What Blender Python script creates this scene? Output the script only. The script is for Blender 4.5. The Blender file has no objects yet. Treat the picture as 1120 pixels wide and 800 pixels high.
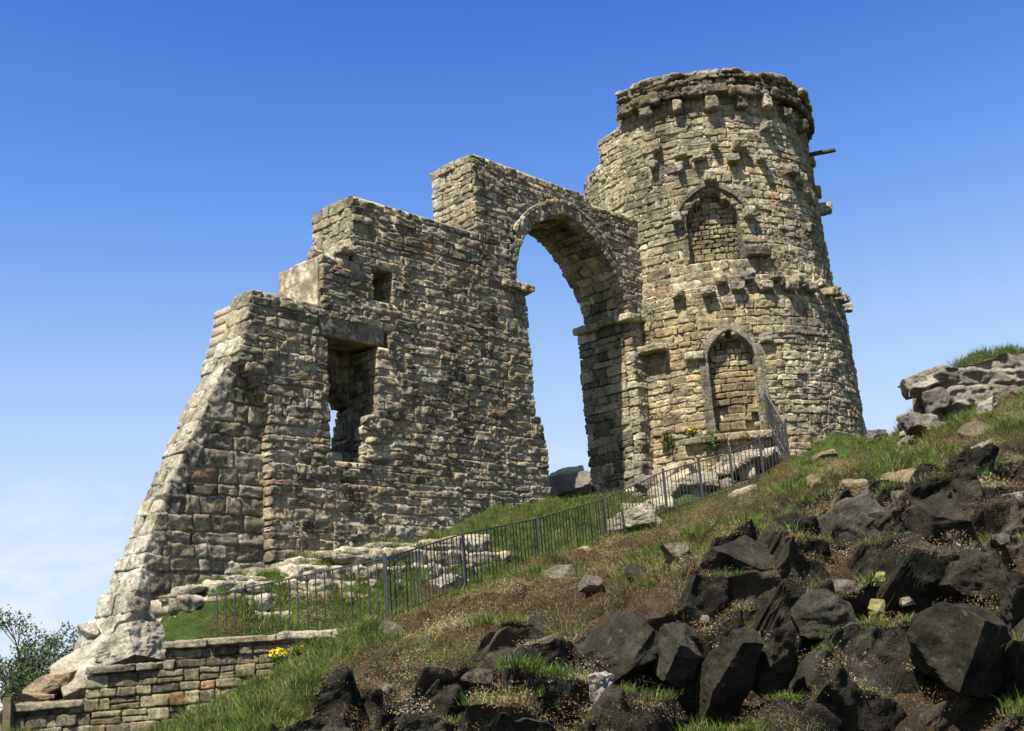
import bpy, math, random
import numpy as np
from math import sin, cos, radians as RAD, hypot, atan2, pi

random.seed(11)
rng = np.random.default_rng(11)
scene = bpy.context.scene
COL = scene.collection

# ------------------------------------------------------------------ camera model
FPX, CXP, CYP = 1306.0, 560.0, 400.0
PITCH, ROLL, EYE = RAD(14.3), RAD(4.28), 1.6
_f = np.array([0, cos(PITCH), sin(PITCH)])
_r0 = np.array([1.0, 0, 0]); _u0 = np.array([0, -sin(PITCH), cos(PITCH)])
_up = cos(ROLL) * _u0 + sin(ROLL) * _r0
_rt = cos(ROLL) * _r0 - sin(ROLL) * _u0
ORG = np.array([0.0, 0.0, EYE])

def ray(x, y):
    return _f + _rt * (x - CXP) / FPX - _up * (y - CYP) / FPX

def at(x, y, d):                       # survey point: sight line and distance
    r = ray(x, y)
    return ORG + r * (d / r[1])

# wall frame: s along the wall, t out of its front face
AZ = RAD(42.1)
U = np.array([sin(AZ), cos(AZ), 0.0]); N = np.array([cos(AZ), -sin(AZ), 0.0]); Z = np.array([0, 0, 1.0])
_r = ray(640, 540); W0 = ORG + _r * (30 / _r[1]); W0[2] = 0
def wall(s, t, z):
    return W0 + U * s + N * t + Z * z
def wall_coords(p):
    q = np.asarray(p) - W0
    return float(q @ U), float(q @ N)
def onwall(x, y, t=0.0):
    d = ray(x, y); k = ((W0 + N * t - ORG) @ N) / (d @ N)
    return ORG + d * k

TC = wall(7.05, -0.1, 0)               # tower axis
TF = (ORG - TC) * np.array([1, 1, 0]); TF /= np.linalg.norm(TF)
TR = np.array([-TF[1], TF[0], 0])
def tower_R(z):
    return np.interp(z, [5, 7.2, 9, 11.0, 11.8, 12.5, 15.5, 18.2], [4.08, 3.96, 3.92, 3.88, 3.68, 3.62, 3.53, 3.45])
def tdir(phi):
    return TF * cos(phi) + TR * sin(phi)
def ttan(phi):
    return -TF * sin(phi) + TR * cos(phi)
def tpt(phi, z, dr=0.0):
    return TC + tdir(phi) * (tower_R(z) + dr) + Z * z

# ------------------------------------------------------------------ noise
def _hash(i, j, k, s):
    h = (i.astype(np.int64) * 73856093) ^ (j.astype(np.int64) * 19349663) ^ (k.astype(np.int64) * 83492791) ^ (s * 2654435761)
    h &= 0xFFFFFFFF
    h = ((h ^ (h >> 15)) * 0x2c1b3c6d) & 0xFFFFFFFF
    h = ((h ^ (h >> 12)) * 0x297a2d39) & 0xFFFFFFFF
    h = h ^ (h >> 15)
    return (h & 0xFFFF) / 32767.5 - 1.0

def vnoise(P, s=0):
    P = np.asarray(P, float)
    I = np.floor(P); F = P - I; F = F * F * (3 - 2 * F)
    i, j, k = I[..., 0].astype(np.int64), I[..., 1].astype(np.int64), I[..., 2].astype(np.int64)
    fx, fy, fz = F[..., 0], F[..., 1], F[..., 2]
    def L(dk):
        a = _hash(i, j, k + dk, s) * (1 - fx) + _hash(i + 1, j, k + dk, s) * fx
        b = _hash(i, j + 1, k + dk, s) * (1 - fx) + _hash(i + 1, j + 1, k + dk, s) * fx
        return a * (1 - fy) + b * fy
    return L(0) * (1 - fz) + L(1) * fz

def fbm(P, s=0, o=4):
    P = np.asarray(P, float)
    r = 0; a = 1.0; t = 0
    for q in range(o):
        r = r + a * vnoise(P * 2 ** q + 17.3 * q, s + q); t += a; a *= 0.5
    return r / t

def worley_step(P2, s=0):
    """cell value and distance to the cell border, in 2-D"""
    I = np.floor(P2).astype(np.int64); best = np.full(P2.shape[0], 9e9); sec = best.copy(); val = np.zeros(P2.shape[0])
    z = np.zeros(P2.shape[0], np.int64)
    for a in (-1, 0, 1):
        for b in (-1, 0, 1):
            ci, cj = I[:, 0] + a, I[:, 1] + b
            px = ci + 0.5 + 0.45 * _hash(ci, cj, z, s); py = cj + 0.5 + 0.45 * _hash(ci, cj, z + 1, s)
            d = np.hypot(P2[:, 0] - px, P2[:, 1] - py)
            m = d < best
            sec = np.where(m, best, np.minimum(sec, d))
            val = np.where(m, _hash(ci, cj, z + 2, s), val)
            best = np.where(m, d, best)
    return val, sec - best

# ------------------------------------------------------------------ mesh plumbing
def new_mesh(name, V, F, mats, mat_idx=None, tint=None, smooth=False, base=None, parent=None):
    """V (n,3); F: list of index arrays, each (m,k) of equal polygon size"""
    V = np.asarray(V, np.float32)
    if base is not None:
        V = V - np.asarray(base, np.float32)
    me = bpy.data.meshes.new(name)
    F = [np.asarray(f, np.int32) for f in (F if isinstance(F, list) else [F]) if len(f)]
    loops = np.concatenate([f.ravel() for f in F])
    sizes = np.concatenate([np.full(len(f), f.shape[1], np.int32) for f in F])
    starts = np.concatenate([[0], np.cumsum(sizes)[:-1]]).astype(np.int32)
    me.vertices.add(len(V)); me.vertices.foreach_set('co', V.ravel())
    me.loops.add(len(loops)); me.loops.foreach_set('vertex_index', loops)
    me.polygons.add(len(sizes)); me.polygons.foreach_set('loop_start', starts)
    try:
        me.polygons.foreach_set('loop_total', sizes)
    except Exception:
        pass
    for m in (mats if isinstance(mats, (list, tuple)) else [mats]):
        me.materials.append(m)
    if mat_idx is not None:
        me.polygons.foreach_set('material_index', np.asarray(mat_idx, np.int32))
    me.polygons.foreach_set('use_smooth', np.full(len(sizes), smooth, bool))
    if tint is not None:
        at_ = me.attributes.new('tint', 'FLOAT_COLOR', 'POINT')
        T = np.ones((len(V), 4), np.float32); T[:, :3] = tint
        at_.data.foreach_set('color', T.ravel())
    me.update(calc_edges=True); me.validate()
    o = bpy.data.objects.new(name, me); COL.objects.link(o)
    if base is not None and parent is None:
        o.location = base
    if parent is not None:
        o.parent = parent
    return o

def tag(o, label, cat, group=None, kind=None):
    o['label'] = label; o['category'] = cat
    if group: o['group'] = group
    if kind: o['kind'] = kind
    return o

def thing(name, loc, label, cat, group=None):
    o = bpy.data.objects.new(name, None); COL.objects.link(o); o.location = loc
    return tag(o, label, cat, group)

def cube_grid(n):
    """surface grid of a cube [-1,1]^3, welded, grid lines denser near the edges"""
    g = np.linspace(-1, 1, n + 1); g = np.sign(g) * (1 - (1 - np.abs(g)) ** 1.25)
    idx = {}; V = []; F = []
    def vid(a, b, c):
        k = (a, b, c)
        if k not in idx:
            idx[k] = len(V); V.append((g[a], g[b], g[c]))
        return idx[k]
    for ax in range(3):
        for side in (0, n):
            for a in range(n):
                for b in range(n):
                    q = []
                    for (i, j) in ((a, b), (a + 1, b), (a + 1, b + 1), (a, b + 1)):
                        c = [0, 0, 0]; c[ax] = side; c[(ax + 1) % 3] = i; c[(ax + 2) % 3] = j
                        q.append(vid(*c))
                    F.append(q if side else q[::-1])
    return np.array(V), np.array(F)

GRID = {n: cube_grid(n) for n in (5, 10, 12, 18, 22, 26)}
HEXF = np.array([[0, 3, 2, 1], [4, 5, 6, 7], [0, 1, 5, 4], [1, 2, 6, 5], [2, 3, 7, 6], [3, 0, 4, 7]])

class Masonry:
    """rough-hewn stones plus the mortar core they sit in, collected into one mesh"""
    def __init__(self, n=10):
        self.n = n; self.C = []; self.A = []; self.H = []; self.R = []; self.T = []; self.K = []; self.NZ = []
    def stone(self, c, at_, au, an, half, r=0.055, tint=(0.3, 0.26, 0.18), noise=1.0):
        self.C.append(c); self.A.append((at_, au, an)); self.H.append(half); self.R.append(r); self.T.append(tint); self.NZ.append(noise)
    def core(self, P8):
        self.K.append(P8)
    def build(self, name, parent=None, base=(0, 0, 0), warp=0.022):
        V0, F0 = GRID[self.n]
        parts = []; tints = []; F = []; mi = []
        M = len(self.C); nv = len(V0)
        if M:
            C = np.array(self.C); A = np.array(self.A); H = np.array(self.H)[:, None, :]
            R = np.array(self.R)[:, None, None] * np.array([0.55, 0.85, 0.85]); R = np.minimum(R, H * 0.85)
            p = V0[None] * H
            q = np.clip(p, -(H - R), H - R); d = (p - q) / R
            ln = np.linalg.norm(d, axis=2, keepdims=True); d = d / np.maximum(ln, 1e-9)
            loc = q + d * R
            # loose corners
            W = rng.uniform(-1, 1, (M, 8, 3)) * np.array([1.3, 1.0, 0.8]) * warp
            w = np.array(self.NZ)[:, None, None]
            c = 0
            for a in (-1, 1):
                for b in (-1, 1):
                    for e in (-1, 1):
                        wt = (1 + a * V0[:, 0]) * (1 + b * V0[:, 1]) * (1 + e * V0[:, 2]) / 8
                        loc = loc + w * wt[None, :, None] * W[:, c][:, None, :]; c += 1
            P = C[:, None, :] + np.einsum('mvk,mkj->mvj', loc, A)
            D = np.einsum('mvk,mkj->mvj', d, A)
            off = rng.uniform(0, 50, (M, 1, 3))
            nz = 0.017 * vnoise(P * 4.2 + off, 1) + 0.022 * vnoise(P * 9 + off, 2) + 0.014 * vnoise(P * 19, 3) + 0.009 * vnoise(P * 40, 4)
            P = P + D * (nz[..., None] * w)
            parts.append(P.reshape(-1, 3))
            F.append((F0[None] + (np.arange(M) * nv)[:, None, None]).reshape(-1, 4)); mi.append(np.zeros(M * len(F0), int))
            tints.append(np.repeat(np.array(self.T), nv, axis=0))
        b0 = M * nv
        if self.K:
            K = np.array(self.K); m = len(K)
            parts.append(K.reshape(-1, 3)); F.append((HEXF[None] + (b0 + np.arange(m) * 8)[:, None, None]).reshape(-1, 4))
            mi.append(np.ones(m * 6, int)); tints.append(np.full((m * 8, 3), 0.3))
        return new_mesh(name, np.concatenate(parts), np.concatenate(F), [MAT['stone'], MAT['mortar']], np.concatenate(mi),
                        np.concatenate(tints), smooth=True, base=base, parent=parent)

PAL = [((0.335, 0.28, 0.166), 5), ((0.40, 0.338, 0.21), 4), ((0.25, 0.21, 0.134), 4), ((0.375, 0.295, 0.16), 2.0), ((0.47, 0.415, 0.29), 2), ((0.15, 0.126, 0.086), 2.6), ((0.37, 0.24, 0.125), 0.5)]
_pc = [p[0] for p in PAL]; _pw = [p[1] for p in PAL]
def pick_tint(light=0.0, warm=0.0):
    c = np.array(random.choices(_pc, _pw)[0]) * random.uniform(0.72, 1.24)
    c = c * (1 - light) + np.array([0.60, 0.54, 0.40]) * light
    if warm: c = c * np.array([1 + 0.25 * warm, 1.0 + 0.06 * warm, 1 - 0.25 * warm])
    return tuple(c)

def rows(z0, z1, hm, var=0.3):
    z = z0; out = []
    while z < z1 - 0.05:
        h = hm * random.uniform(1 - var, 1 + var)
        if z1 - (z + h) < hm * 0.5: h = z1 - z
        out.append((z, z + h)); z += h
    return out

def spans(mask, s0, s1, step=0.02):
    g = np.arange(s0, s1 + step, step); m = mask(g)
    out = []; i = 0
    while i < len(g):
        if m[i]:
            j = i
            while j + 1 < len(g) and m[j + 1]: j += 1
            if g[j] - g[i] > 0.08: out.append((g[i], g[j]))
            i = j + 1
        else: i += 1
    return out

def bricks(a, b, lo, hi):
    x = a; out = []
    while x < b - 1e-6:
        w = random.uniform(lo, hi) if random.random() < 0.75 else random.uniform(lo * 0.6, lo * 1.1)
        if b - (x + w) < lo * 0.6: w = b - x
        if w > hi * 1.3:
            out.append((x, x + w / 2)); x += w / 2; w = w / 2
        out.append((x, x + w)); x += w
    return out

def face(ms, mask, s0, s1, z0, z1, P, ax, h=0.185, lo=0.22, hi=0.68, depth=0.34, gap=0.003, r=0.036, core=None, light=None, noise=0.9, proud=0.015, warm=0.0):
    """lay courses of stones over a surface. mask(s_array, z)->bool; P(s,z)->point; ax(s,z)->(tangent, up, normal)"""
    for (za, zb) in rows(z0, z1, h, .30):
        zm = (za + zb) / 2
        for (a, b) in spans(lambda g: mask(g, zm), s0, s1):
            for (x0, x1) in bricks(a, b, lo, hi):
                sm = (x0 + x1) / 2
                T, Uu, Nn = ax(sm, zm)
                lt = light(sm, zm) if light else 0.0
                pr = random.uniform(-0.016, 0.024) + proud
                c = P(sm, zm) + Nn * (pr - depth / 2) + Uu * float(0.035 * vnoise(np.array([sm * .7, zm * 1.3, 4.0]), 12))
                ang = random.gauss(0, 0.018)
                T2 = T * cos(ang) + Uu * sin(ang); U2 = Uu * cos(ang) - T * sin(ang)
                split = (zb - za) > h * 1.15 and (x1 - x0) < 0.5 and random.random() < 0.25
                hh = (zb - za) / 2 - gap
                if split:
                    for q in (-1, 1):
                        ms.stone(c + Uu * (q * (zb - za) / 4), T2, U2, Nn, ((x1 - x0) / 2 - gap, hh / 2 - gap * 0.4, depth / 2), r * 0.8, pick_tint(lt, warm), noise)
                else:
                    ms.stone(c, T2, U2, Nn, ((x1 - x0) / 2 - gap * .3, hh, depth / 2), r * random.uniform(0.8, 1.3), pick_tint(lt, warm), noise)
            if core: core(a, b, za, zb)

# ------------------------------------------------------------------ materials
MAT = {}
class NT:
    def __init__(self, name, rough=0.9, spec=0.2):
        m = bpy.data.materials.new(name); m.use_nodes = True
        self.m = m; self.t = m.node_tree; self.b = self.t.nodes['Principled BSDF']
        self.b.inputs['Roughness'].default_value = rough; self.b.inputs['Specular IOR Level'].default_value = spec
        self.tc = self.t.nodes.new('ShaderNodeTexCoord')
    def n(self, ty, **kw):
        x = self.t.nodes.new(ty)
        for k, v in kw.items(): setattr(x, k, v)
        return x
    def l(self, a, b): self.t.links.new(a, b)
    def noise(self, scale, detail=6, rough=0.6, dist=0.0, vec=None):
        x = self.n('ShaderNodeTexNoise'); x.inputs['Scale'].default_value = scale; x.inputs['Detail'].default_value = detail
        x.inputs['Roughness'].default_value = rough; x.inputs['Distortion'].default_value = dist
        self.l(vec if vec is not None else self.tc.outputs['Object'], x.inputs['Vector']); return x.outputs['Fac']
    def ramp(self, fac, stops):
        x = self.n('ShaderNodeValToRGB'); e = x.color_ramp.elements
        while len(e) < len(stops): e.new(0.5)
        for el, (p, c) in zip(e, stops):
            el.position = p; el.color = (c, c, c, 1) if isinstance(c, (int, float)) else (*c, 1)
        self.l(fac, x.inputs['Fac']); return x.outputs['Color']
    def mix(self, fac, a, b, mode='MIX'):
        x = self.n('ShaderNodeMix', data_type='RGBA', blend_type=mode)
        for sock, v in ((x.inputs['Factor'], fac), (x.inputs['A'], a), (x.inputs['B'], b)):
            if isinstance(v, (int, float)): sock.default_value = v
            elif isinstance(v, tuple): sock.default_value = (*v, 1)
            else: self.l(v, sock)
        return x.outputs['Result']
    def attr(self, name='tint'):
        x = self.n('ShaderNodeAttribute', attribute_name=name); return x.outputs['Color']
    def bump(self, fac, dist=0.02, strength=0.8, prev=None):
        x = self.n('ShaderNodeBump'); x.inputs['Strength'].default_value = strength; x.inputs['Distance'].default_value = dist
        self.l(fac, x.inputs['Height'])
        if prev is not None: self.l(prev, x.inputs['Normal'])
        return x.outputs['Normal']
    def out(self, col, nrm=None):
        if isinstance(col, tuple): self.b.inputs['Base Color'].default_value = (*col, 1)
        else: self.l(col, self.b.inputs['Base Color'])
        if nrm is not None: self.l(nrm, self.b.inputs['Normal'])
        return self.m

def make_materials():
    w = NT('weathered_gritstone', 0.93, 0.12)
    c = w.attr()
    c = w.mix(1.0, c, w.ramp(w.noise(2.6, 8, 0.65), [(0.28, 0.50), (0.5, 0.95), (0.72, 1.3)]), 'MULTIPLY')
    c = w.mix(1.0, c, w.ramp(w.noise(17, 8, 0.8), [(0.33, 0.40), (0.5, 1.0), (0.67, 1.55)]), 'MULTIPLY')
    lich = w.ramp(w.noise(9, 9, 0.78, 0.5), [(0.55, 0.0), (0.63, 0.85)])
    c = w.mix(lich, c, (0.50, 0.455, 0.335))
    soot = w.ramp(w.noise(5.2, 10, 0.8, 0.9), [(0.52, 0.0), (0.62, 0.85)])
    c = w.mix(soot, c, (0.060, 0.052, 0.036))
    och = w.ramp(w.noise(1.4, 6, 0.65), [(0.58, 0.0), (0.70, 0.45)])
    c = w.mix(och, c, (0.36, 0.22, 0.075))
    mp = w.n('ShaderNodeMapping'); mp.inputs['Scale'].default_value = (1.6, 1.6, .22); w.l(w.tc.outputs['Object'], mp.inputs['Vector'])
    streak = w.ramp(w.noise(1.3, 8, 0.68, 0.3, mp.outputs['Vector']), [(0.40, 0.62), (0.52, 1.0), (0.66, 1.14)])      # rain streaks and old soot
    c = w.mix(1.0, c, streak, 'MULTIPLY')
    damp = w.ramp(w.noise(.42, 6, 0.6), [(0.38, 0.72), (0.55, 1.06)])
    c = w.mix(1.0, c, damp, 'MULTIPLY')
    n = w.bump(w.noise(13, 12, 0.8), 0.085, 1.0)
    n = w.bump(w.noise(55, 6, 0.75), 0.016, 0.8, n)
    MAT['stone'] = w.out(c, n)
    w = NT('old_lime_mortar', 0.97, 0.1)
    c = w.ramp(w.noise(3, 8, 0.7), [(0.3, (0.22, 0.18, 0.11)), (0.5, (0.40, 0.34, 0.23)), (0.7, (0.54, 0.48, 0.35))])
    c = w.mix(1.0, c, w.ramp(w.noise(30, 5, 0.7), [(0.3, 0.6), (0.7, 1.25)]), 'MULTIPLY')
    MAT['mortar'] = w.out(c, w.bump(w.noise(14, 9, 0.75), 0.06, 0.9))
    w = NT('render_patch', 0.95, 0.1)
    c = w.ramp(w.noise(3.4, 10, 0.76), [(0.36, (0.15, 0.12, 0.08)), (0.50, (0.25, 0.205, 0.135)), (0.57, (0.44, 0.39, 0.29)), (0.68, (0.52, 0.47, 0.37))])
    MAT['render'] = w.out(c, w.bump(w.noise(12, 9, 0.75), 0.05, 0.7))
    w = NT('outcrop_rock', 0.9, 0.1)
    c = w.attr()
    c = w.mix(1.0, c, w.ramp(w.noise(2.2, 9, 0.7), [(0.3, 0.5), (0.5, 1.0), (0.7, 1.6)]), 'MULTIPLY')
    c = w.mix(1.0, c, w.ramp(w.noise(26, 7, 0.75), [(0.3, 0.5), (0.5, 1.0), (0.7, 1.5)]), 'MULTIPLY')
    li = w.ramp(w.noise(9, 9, 0.78, 0.6), [(0.57, 0.0), (0.66, 0.6)])
    c = w.mix(li, c, (0.17, 0.16, 0.12))
    li2 = w.ramp(w.noise(4.1, 7, 0.7, 0.3), [(0.64, 0.0), (0.73, 0.5)])
    c = w.mix(li2, c, (0.08, 0.08, 0.03))
    bf = w.ramp(w.noise(1.9, 8, 0.7, 0.5), [(0.50, 0.0), (0.64, 0.5)])
    c = w.mix(bf, c, w.mix(0.35, (0.115, 0.092, 0.06), w.attr()))
    v = w.n('ShaderNodeTexVoronoi', feature='DISTANCE_TO_EDGE'); v.inputs['Scale'].default_value = 2.4
    mp = w.n('ShaderNodeMapping'); mp.inputs['Scale'].default_value = (1, 1, 2.2); mp.inputs['Rotation'].default_value = (0.35, 0.2, 0.4)
    w.l(w.tc.outputs['Object'], mp.inputs['Vector'])
    ns = w.n('ShaderNodeTexNoise'); ns.inputs['Scale'].default_value = 3; ns.inputs['Detail'].default_value = 5
    w.l(mp.outputs['Vector'], ns.inputs['Vector'])
    vm = w.n('ShaderNodeVectorMath', operation='MULTIPLY_ADD'); vm.inputs[1].default_value = (0.5, 0.5, 0.5)
    w.l(ns.outputs['Color'], vm.inputs[0]); w.l(mp.outputs['Vector'], vm.inputs[2]); w.l(vm.outputs['Vector'], v.inputs['Vector'])
    crack = w.ramp(v.outputs['Distance'], [(0.0, 0.0), (0.06, 1.0)])
    n = w.bump(crack, 0.03, 0.35)
    n = w.bump(w.noise(6, 12, 0.78), 0.16, 0.9, n)
    n = w.bump(w.noise(45, 7, 0.7), 0.02, 0.7, n)
    MAT['rock'] = w.out(c, n)
    w = NT('hill_turf', 0.98, 0.05)
    c = w.attr()
    c = w.mix(1.0, c, w.ramp(w.noise(5, 9, 0.75), [(0.3, 0.45), (0.5, 1.0), (0.7, 1.6)]), 'MULTIPLY')
    c = w.mix(1.0, c, w.ramp(w.noise(33, 6, 0.75), [(0.3, 0.4), (0.5, 1.0), (0.7, 1.7)]), 'MULTIPLY')
    n = w.bump(w.noise(11, 10, 0.8), 0.10, 1.0)
    MAT['turf'] = w.out(c, w.bump(w.noise(60, 6, 0.8), 0.03, 1.0, n))
    def leafy(name, rough=0.7, trans=0.25):
        w = NT(name, rough, 0.15); c = w.attr()
        w.out(c); t = w.n('ShaderNodeBsdfTranslucent'); w.l(c, t.inputs['Color'])
        mx = w.n('ShaderNodeMixShader'); mx.inputs['Fac'].default_value = trans
        out = [x for x in w.t.nodes if x.type == 'OUTPUT_MATERIAL'][0]
        w.l(w.b.outputs['BSDF'], mx.inputs[1]); w.l(t.outputs['BSDF'], mx.inputs[2]); w.l(mx.outputs['Shader'], out.inputs['Surface'])
        return w.m
    MAT['grass'] = leafy('grass_blades', 0.6, 0.3)
    MAT['leaf'] = leafy('leaf', 0.55, 0.25)
    MAT['petal'] = leafy('petal', 0.6, 0.3)
    w = NT('painted_iron', 0.55, 0.4)
    c = w.ramp(w.noise(18, 6, 0.7), [(0.35, (0.02, 0.02, 0.02)), (0.6, (0.036, 0.037, 0.038)), (0.75, (0.05, 0.036, 0.024))])
    MAT['iron'] = w.out(c, w.bump(w.noise(60, 4), 0.004, 0.4))
    w = NT('old_timber', 0.9, 0.1)
    c = w.ramp(w.noise(9, 8, 0.7, 1.0), [(0.3, (0.06, 0.05, 0.03)), (0.6, (0.15, 0.125, 0.07)), (0.75, (0.12, 0.14, 0.05))])
    MAT['timber'] = w.out(c, w.bump(w.noise(30, 6), 0.01, 0.7))
    w = NT('bark', 0.95, 0.1)
    MAT['bark'] = w.out((0.07, 0.055, 0.04), w.bump(w.noise(25, 6), 0.02, 0.8))
make_materials()

# ------------------------------------------------------------------ the hill
FENCE = [at(424, 682, 18.3), at(510, 645.5, 21.0), at(591, 623, 23.2), at(664.5, 596, 25.6), at(730, 562, 27.4), at(769, 549.5, 28.3), at(803, 539, 28.9), at(835.6, 521.5, 29.5)]
ctrl = [tuple(p - np.array([0, 0, 0.03])) for p in FENCE]
def cp(x, y, d): ctrl.append(tuple(at(x, y, d)))
for a in [(195, 822, 17.15), (270, 764, 17.2), (345, 724, 17.25), (388, 708, 17.3), (200, 840, 15.6), (100, 850, 17.0), (300, 790, 16.0), (866, 505, 30.2), (905, 504, 31.2), (948, 508, 31.2), (985, 508, 28.5), (960, 512, 29),
          (450, 740, 14.6), (600, 690, 16.0), (690, 640, 18), (760, 600, 20.5), (840, 560, 22), (540, 690, 16.4), (620, 645, 20.0), (350, 760, 14.4),
          (700, 690, 14.2), (560, 800, 12.0), (640, 800, 12.2), (380, 800, 13.4), (280, 812, 14.8), (760, 800, 12.6), (900, 800, 12.4), (1000, 800, 12.2), (1120, 800, 11.8),
          (640, 730, 13.0), (560, 735, 13.4), (800, 700, 13.6), (900, 690, 13.4), (900, 620, 14.6), (860, 585, 16.2), (940, 560, 16.4), (880, 538, 20.5), (960, 526, 21.0), (1000, 640, 13.9), (1010, 560, 15.6), (1040, 510, 18.6),
          (1110, 700, 12.6), (1110, 600, 14.4), (1110, 520, 17.2), (1060, 480, 21.0), (1115, 470, 20.5), (1010, 504, 24.5), (1040, 470, 23.4), (1115, 446, 22.6), (1050, 404, 26.0), (1120, 394, 26.0),
          (1250, 500, 17), (1250, 640, 13.5), (1250, 780, 11.4), (1250, 400, 25)]:
    cp(*a)
FOOT = [(236, 712, 652), (300, 706, 634), (365, 690, 616), (430, 670, 606), (500, 652, 600), (556, 632, 592)]
FT = []                                        # top and bottom of the rubble footing, 1.6 m in front of the wall
for x, yb, yt in FOOT:
    pb, pt = onwall(x, yb, 1.65), onwall(x, yt, 1.5)
    ctrl.append(tuple(wall(wall_coords(pb)[0], 2.1, pb[2]))); ctrl.append(tuple(wall(wall_coords(pt)[0], 0.9, pt[2])))
    FT.append((wall_coords(pb)[0], pb[2], pt[2]))
ctrl += [tuple(onwall(*p)) for p in ((440, 604), (530, 563), (600, 552), (640, 549))]
for s, t, z in [(-12.4, 0, 2.1), (-9, 0, 3.0), (3.5, 0.2, 6.0), (1.0, 0, 5.7), (-13.6, 0.2, 1.6), (-14.6, 0.4, 1.2), (-16, 0.6, 0.9), (-16, -4, 0.4), (-12, -3, 1.0), (-9, -3, 2.0), (-6, -3, 3.4), (-3, -3, 4.6), (0, -3.2, 5.0),
                (3, -3.4, 5.2), (0.3, 2, 5.0), (-8, -9, -0.5), (0, -10, 2.0), (8, -10, 3.0), (14, -6, 5.0), (12.5, 0, 6.8)]:
    ctrl.append(tuple(wall(s, t, z)))
for ph, dz in ((-22, 5.7), (-8, 5.85), (5, 6.0), (20, 6.3), (40, 6.9), (65, 7.0), (100, 6.6), (150, 6.0)):
    ctrl.append(tuple(TC + tdir(RAD(ph)) * 4.15 + Z * dz))
ctrl += [tuple(TC + Z * 6.5), (0, 0, 0), (0, 4, 0.05), (-4, 8, 0.4), (4, 8, 0.15), (0, 8, 0.45), (8, 5, -0.2), (-8, 6, 0.1), (-8, 12, 0.6), (-14, 14, 0.2), (-18, 22, -0.5), (-6.4, 16, 0.95), (-8, 18.5, 1.1), (-14, 30, -1), (-6, 40, -1.5), (10, 46, 1.0), (20, 34, 5.5), (16, 26, 7.2), (15, 20, 5.8), (13, 12, 1.5), (22, 20, 6.0), (12, 4, -0.5), (-12, 2, -0.5)]
CT = np.array(ctrl)
def _tps(r2):
    return np.where(r2 > 1e-12, 0.5 * r2 * np.log(np.maximum(r2, 1e-12)), 0)
def _fit():
    X = CT[:, :2]; n = len(X)
    K = _tps(((X[:, None] - X[None]) ** 2).sum(-1)) + np.eye(n) * 0.12
    P = np.c_[np.ones(n), X]
    A = np.block([[K, P], [P.T, np.zeros((3, 3))]])
    return np.linalg.solve(A, np.r_[CT[:, 2], 0, 0, 0])
_W = _fit()
def height_s(XY):
    """smooth hill surface"""
    XY = np.atleast_2d(np.asarray(XY, float)); out = np.empty(len(XY))
    for i in range(0, len(XY), 20000):
        q = XY[i:i + 20000]
        out[i:i + 20000] = _tps(((q[:, None] - CT[None, :, :2]) ** 2).sum(-1)) @ _W[:-3] + _W[-3] + q @ _W[-2:]
    r = np.hypot(XY[:, 0] - 1, XY[:, 1] - 22)
    f = np.clip((r - 22) / 16, 0, 1); f = f * f * (3 - 2 * f)
    far = -2 - 0.10 * np.clip(r - 25, 0, 600) - 0.02 * np.clip(r - 600, 0, 3000)
    return np.clip(out, -3, 10) * (1 - f) + far * f

def hit(x, y):
    """where a sight line meets the hill"""
    r = ray(x, y); r = r / np.linalg.norm(r)
    k = np.arange(6, 60, 0.04); P = ORG[None] + k[:, None] * r[None]
    below = P[:, 2] < height_s(P[:, :2])
    i = int(np.argmax(below)) if below.any() else len(k) - 1
    return P[i]

def image_xy(P):
    d = P - ORG; w = d @ _f
    return CXP + FPX * (d @ _rt) / w, CYP - FPX * (d @ _up) / w

_e = [hit(*q) for q in ((330, 800), (372, 770), (425, 748), (470, 752), (520, 730), (565, 690), (612, 704), (660, 688), (715, 676), (765, 655), (775, 606), (830, 604), (858, 562), (900, 548), (950, 540), (990, 530), (1040, 508), (1085, 520), (1120, 508))]
EDGE = np.array(sorted([(p[0], p[1]) for p in _e] + [(-9, 8.0), (14, 21.0)]))

def rockiness(P):
    """1 on the bare crags, 0 on turf: the steep south-east bank and the knoll, where the soil has gone"""
    x, y = P[:, 0], P[:, 1]
    n = fbm(np.c_[x * 0.7, y * 0.7, P[:, 2] * 0.7], 31, 3)
    # the crag lies below a line that climbs from the lower left to the right
    yl = np.interp(x, EDGE[:, 0], EDGE[:, 1])
    return 1 / (1 + np.exp(-((yl - y) * 3.0 + n * 2.5).clip(-50, 50)))

def greenness(P):
    x, y = P[:, 0], P[:, 1]
    n = fbm(np.c_[x * 0.55, y * 0.55, P[:, 2]], 47, 4)
    d = np.min(np.hypot(x[:, None] - FXY[None, :, 0], y[:, None] - FXY[None, :, 1]), axis=1)
    g = n * 3.4 - 0.55
    g = g + np.clip(1.2 - d, 0, 1) * 1.3                     # along the railing
    st = (P[:, :2] - W0[:2]); s = st @ U[:2]; t = st @ N[:2]
    g = np.maximum(g, .95 * ((t > -0.5) & (t < 3.4) & (s > -6.8) & (s < 3)))
    g = np.maximum(g, .95 * ((x > 7.4) & (y > 23.2) & (y < 27)))
    g = np.maximum(g, .95 * ((y > 16.9) & (x < -2.0)))
    g = g - 2.0 * (np.hypot(x - TC[0], y - TC[1]) < 5.6) * (y < TC[1] - 2) * (x < 7.0)
    left = x < np.interp(y, [12, 15, 18], [-2.6, -2.4, -2.2])
    g = g + 1.2 * left
    g = g + 1.5 * (np.exp(-(((x - 7.8) / 1.6) ** 2 + ((y - 30.6) / 1.4) ** 2)))
    g = g + 0.7 * (x > 8.2) * (y > 16)
    return np.clip(g, 0, 1)
_fx = []
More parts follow.
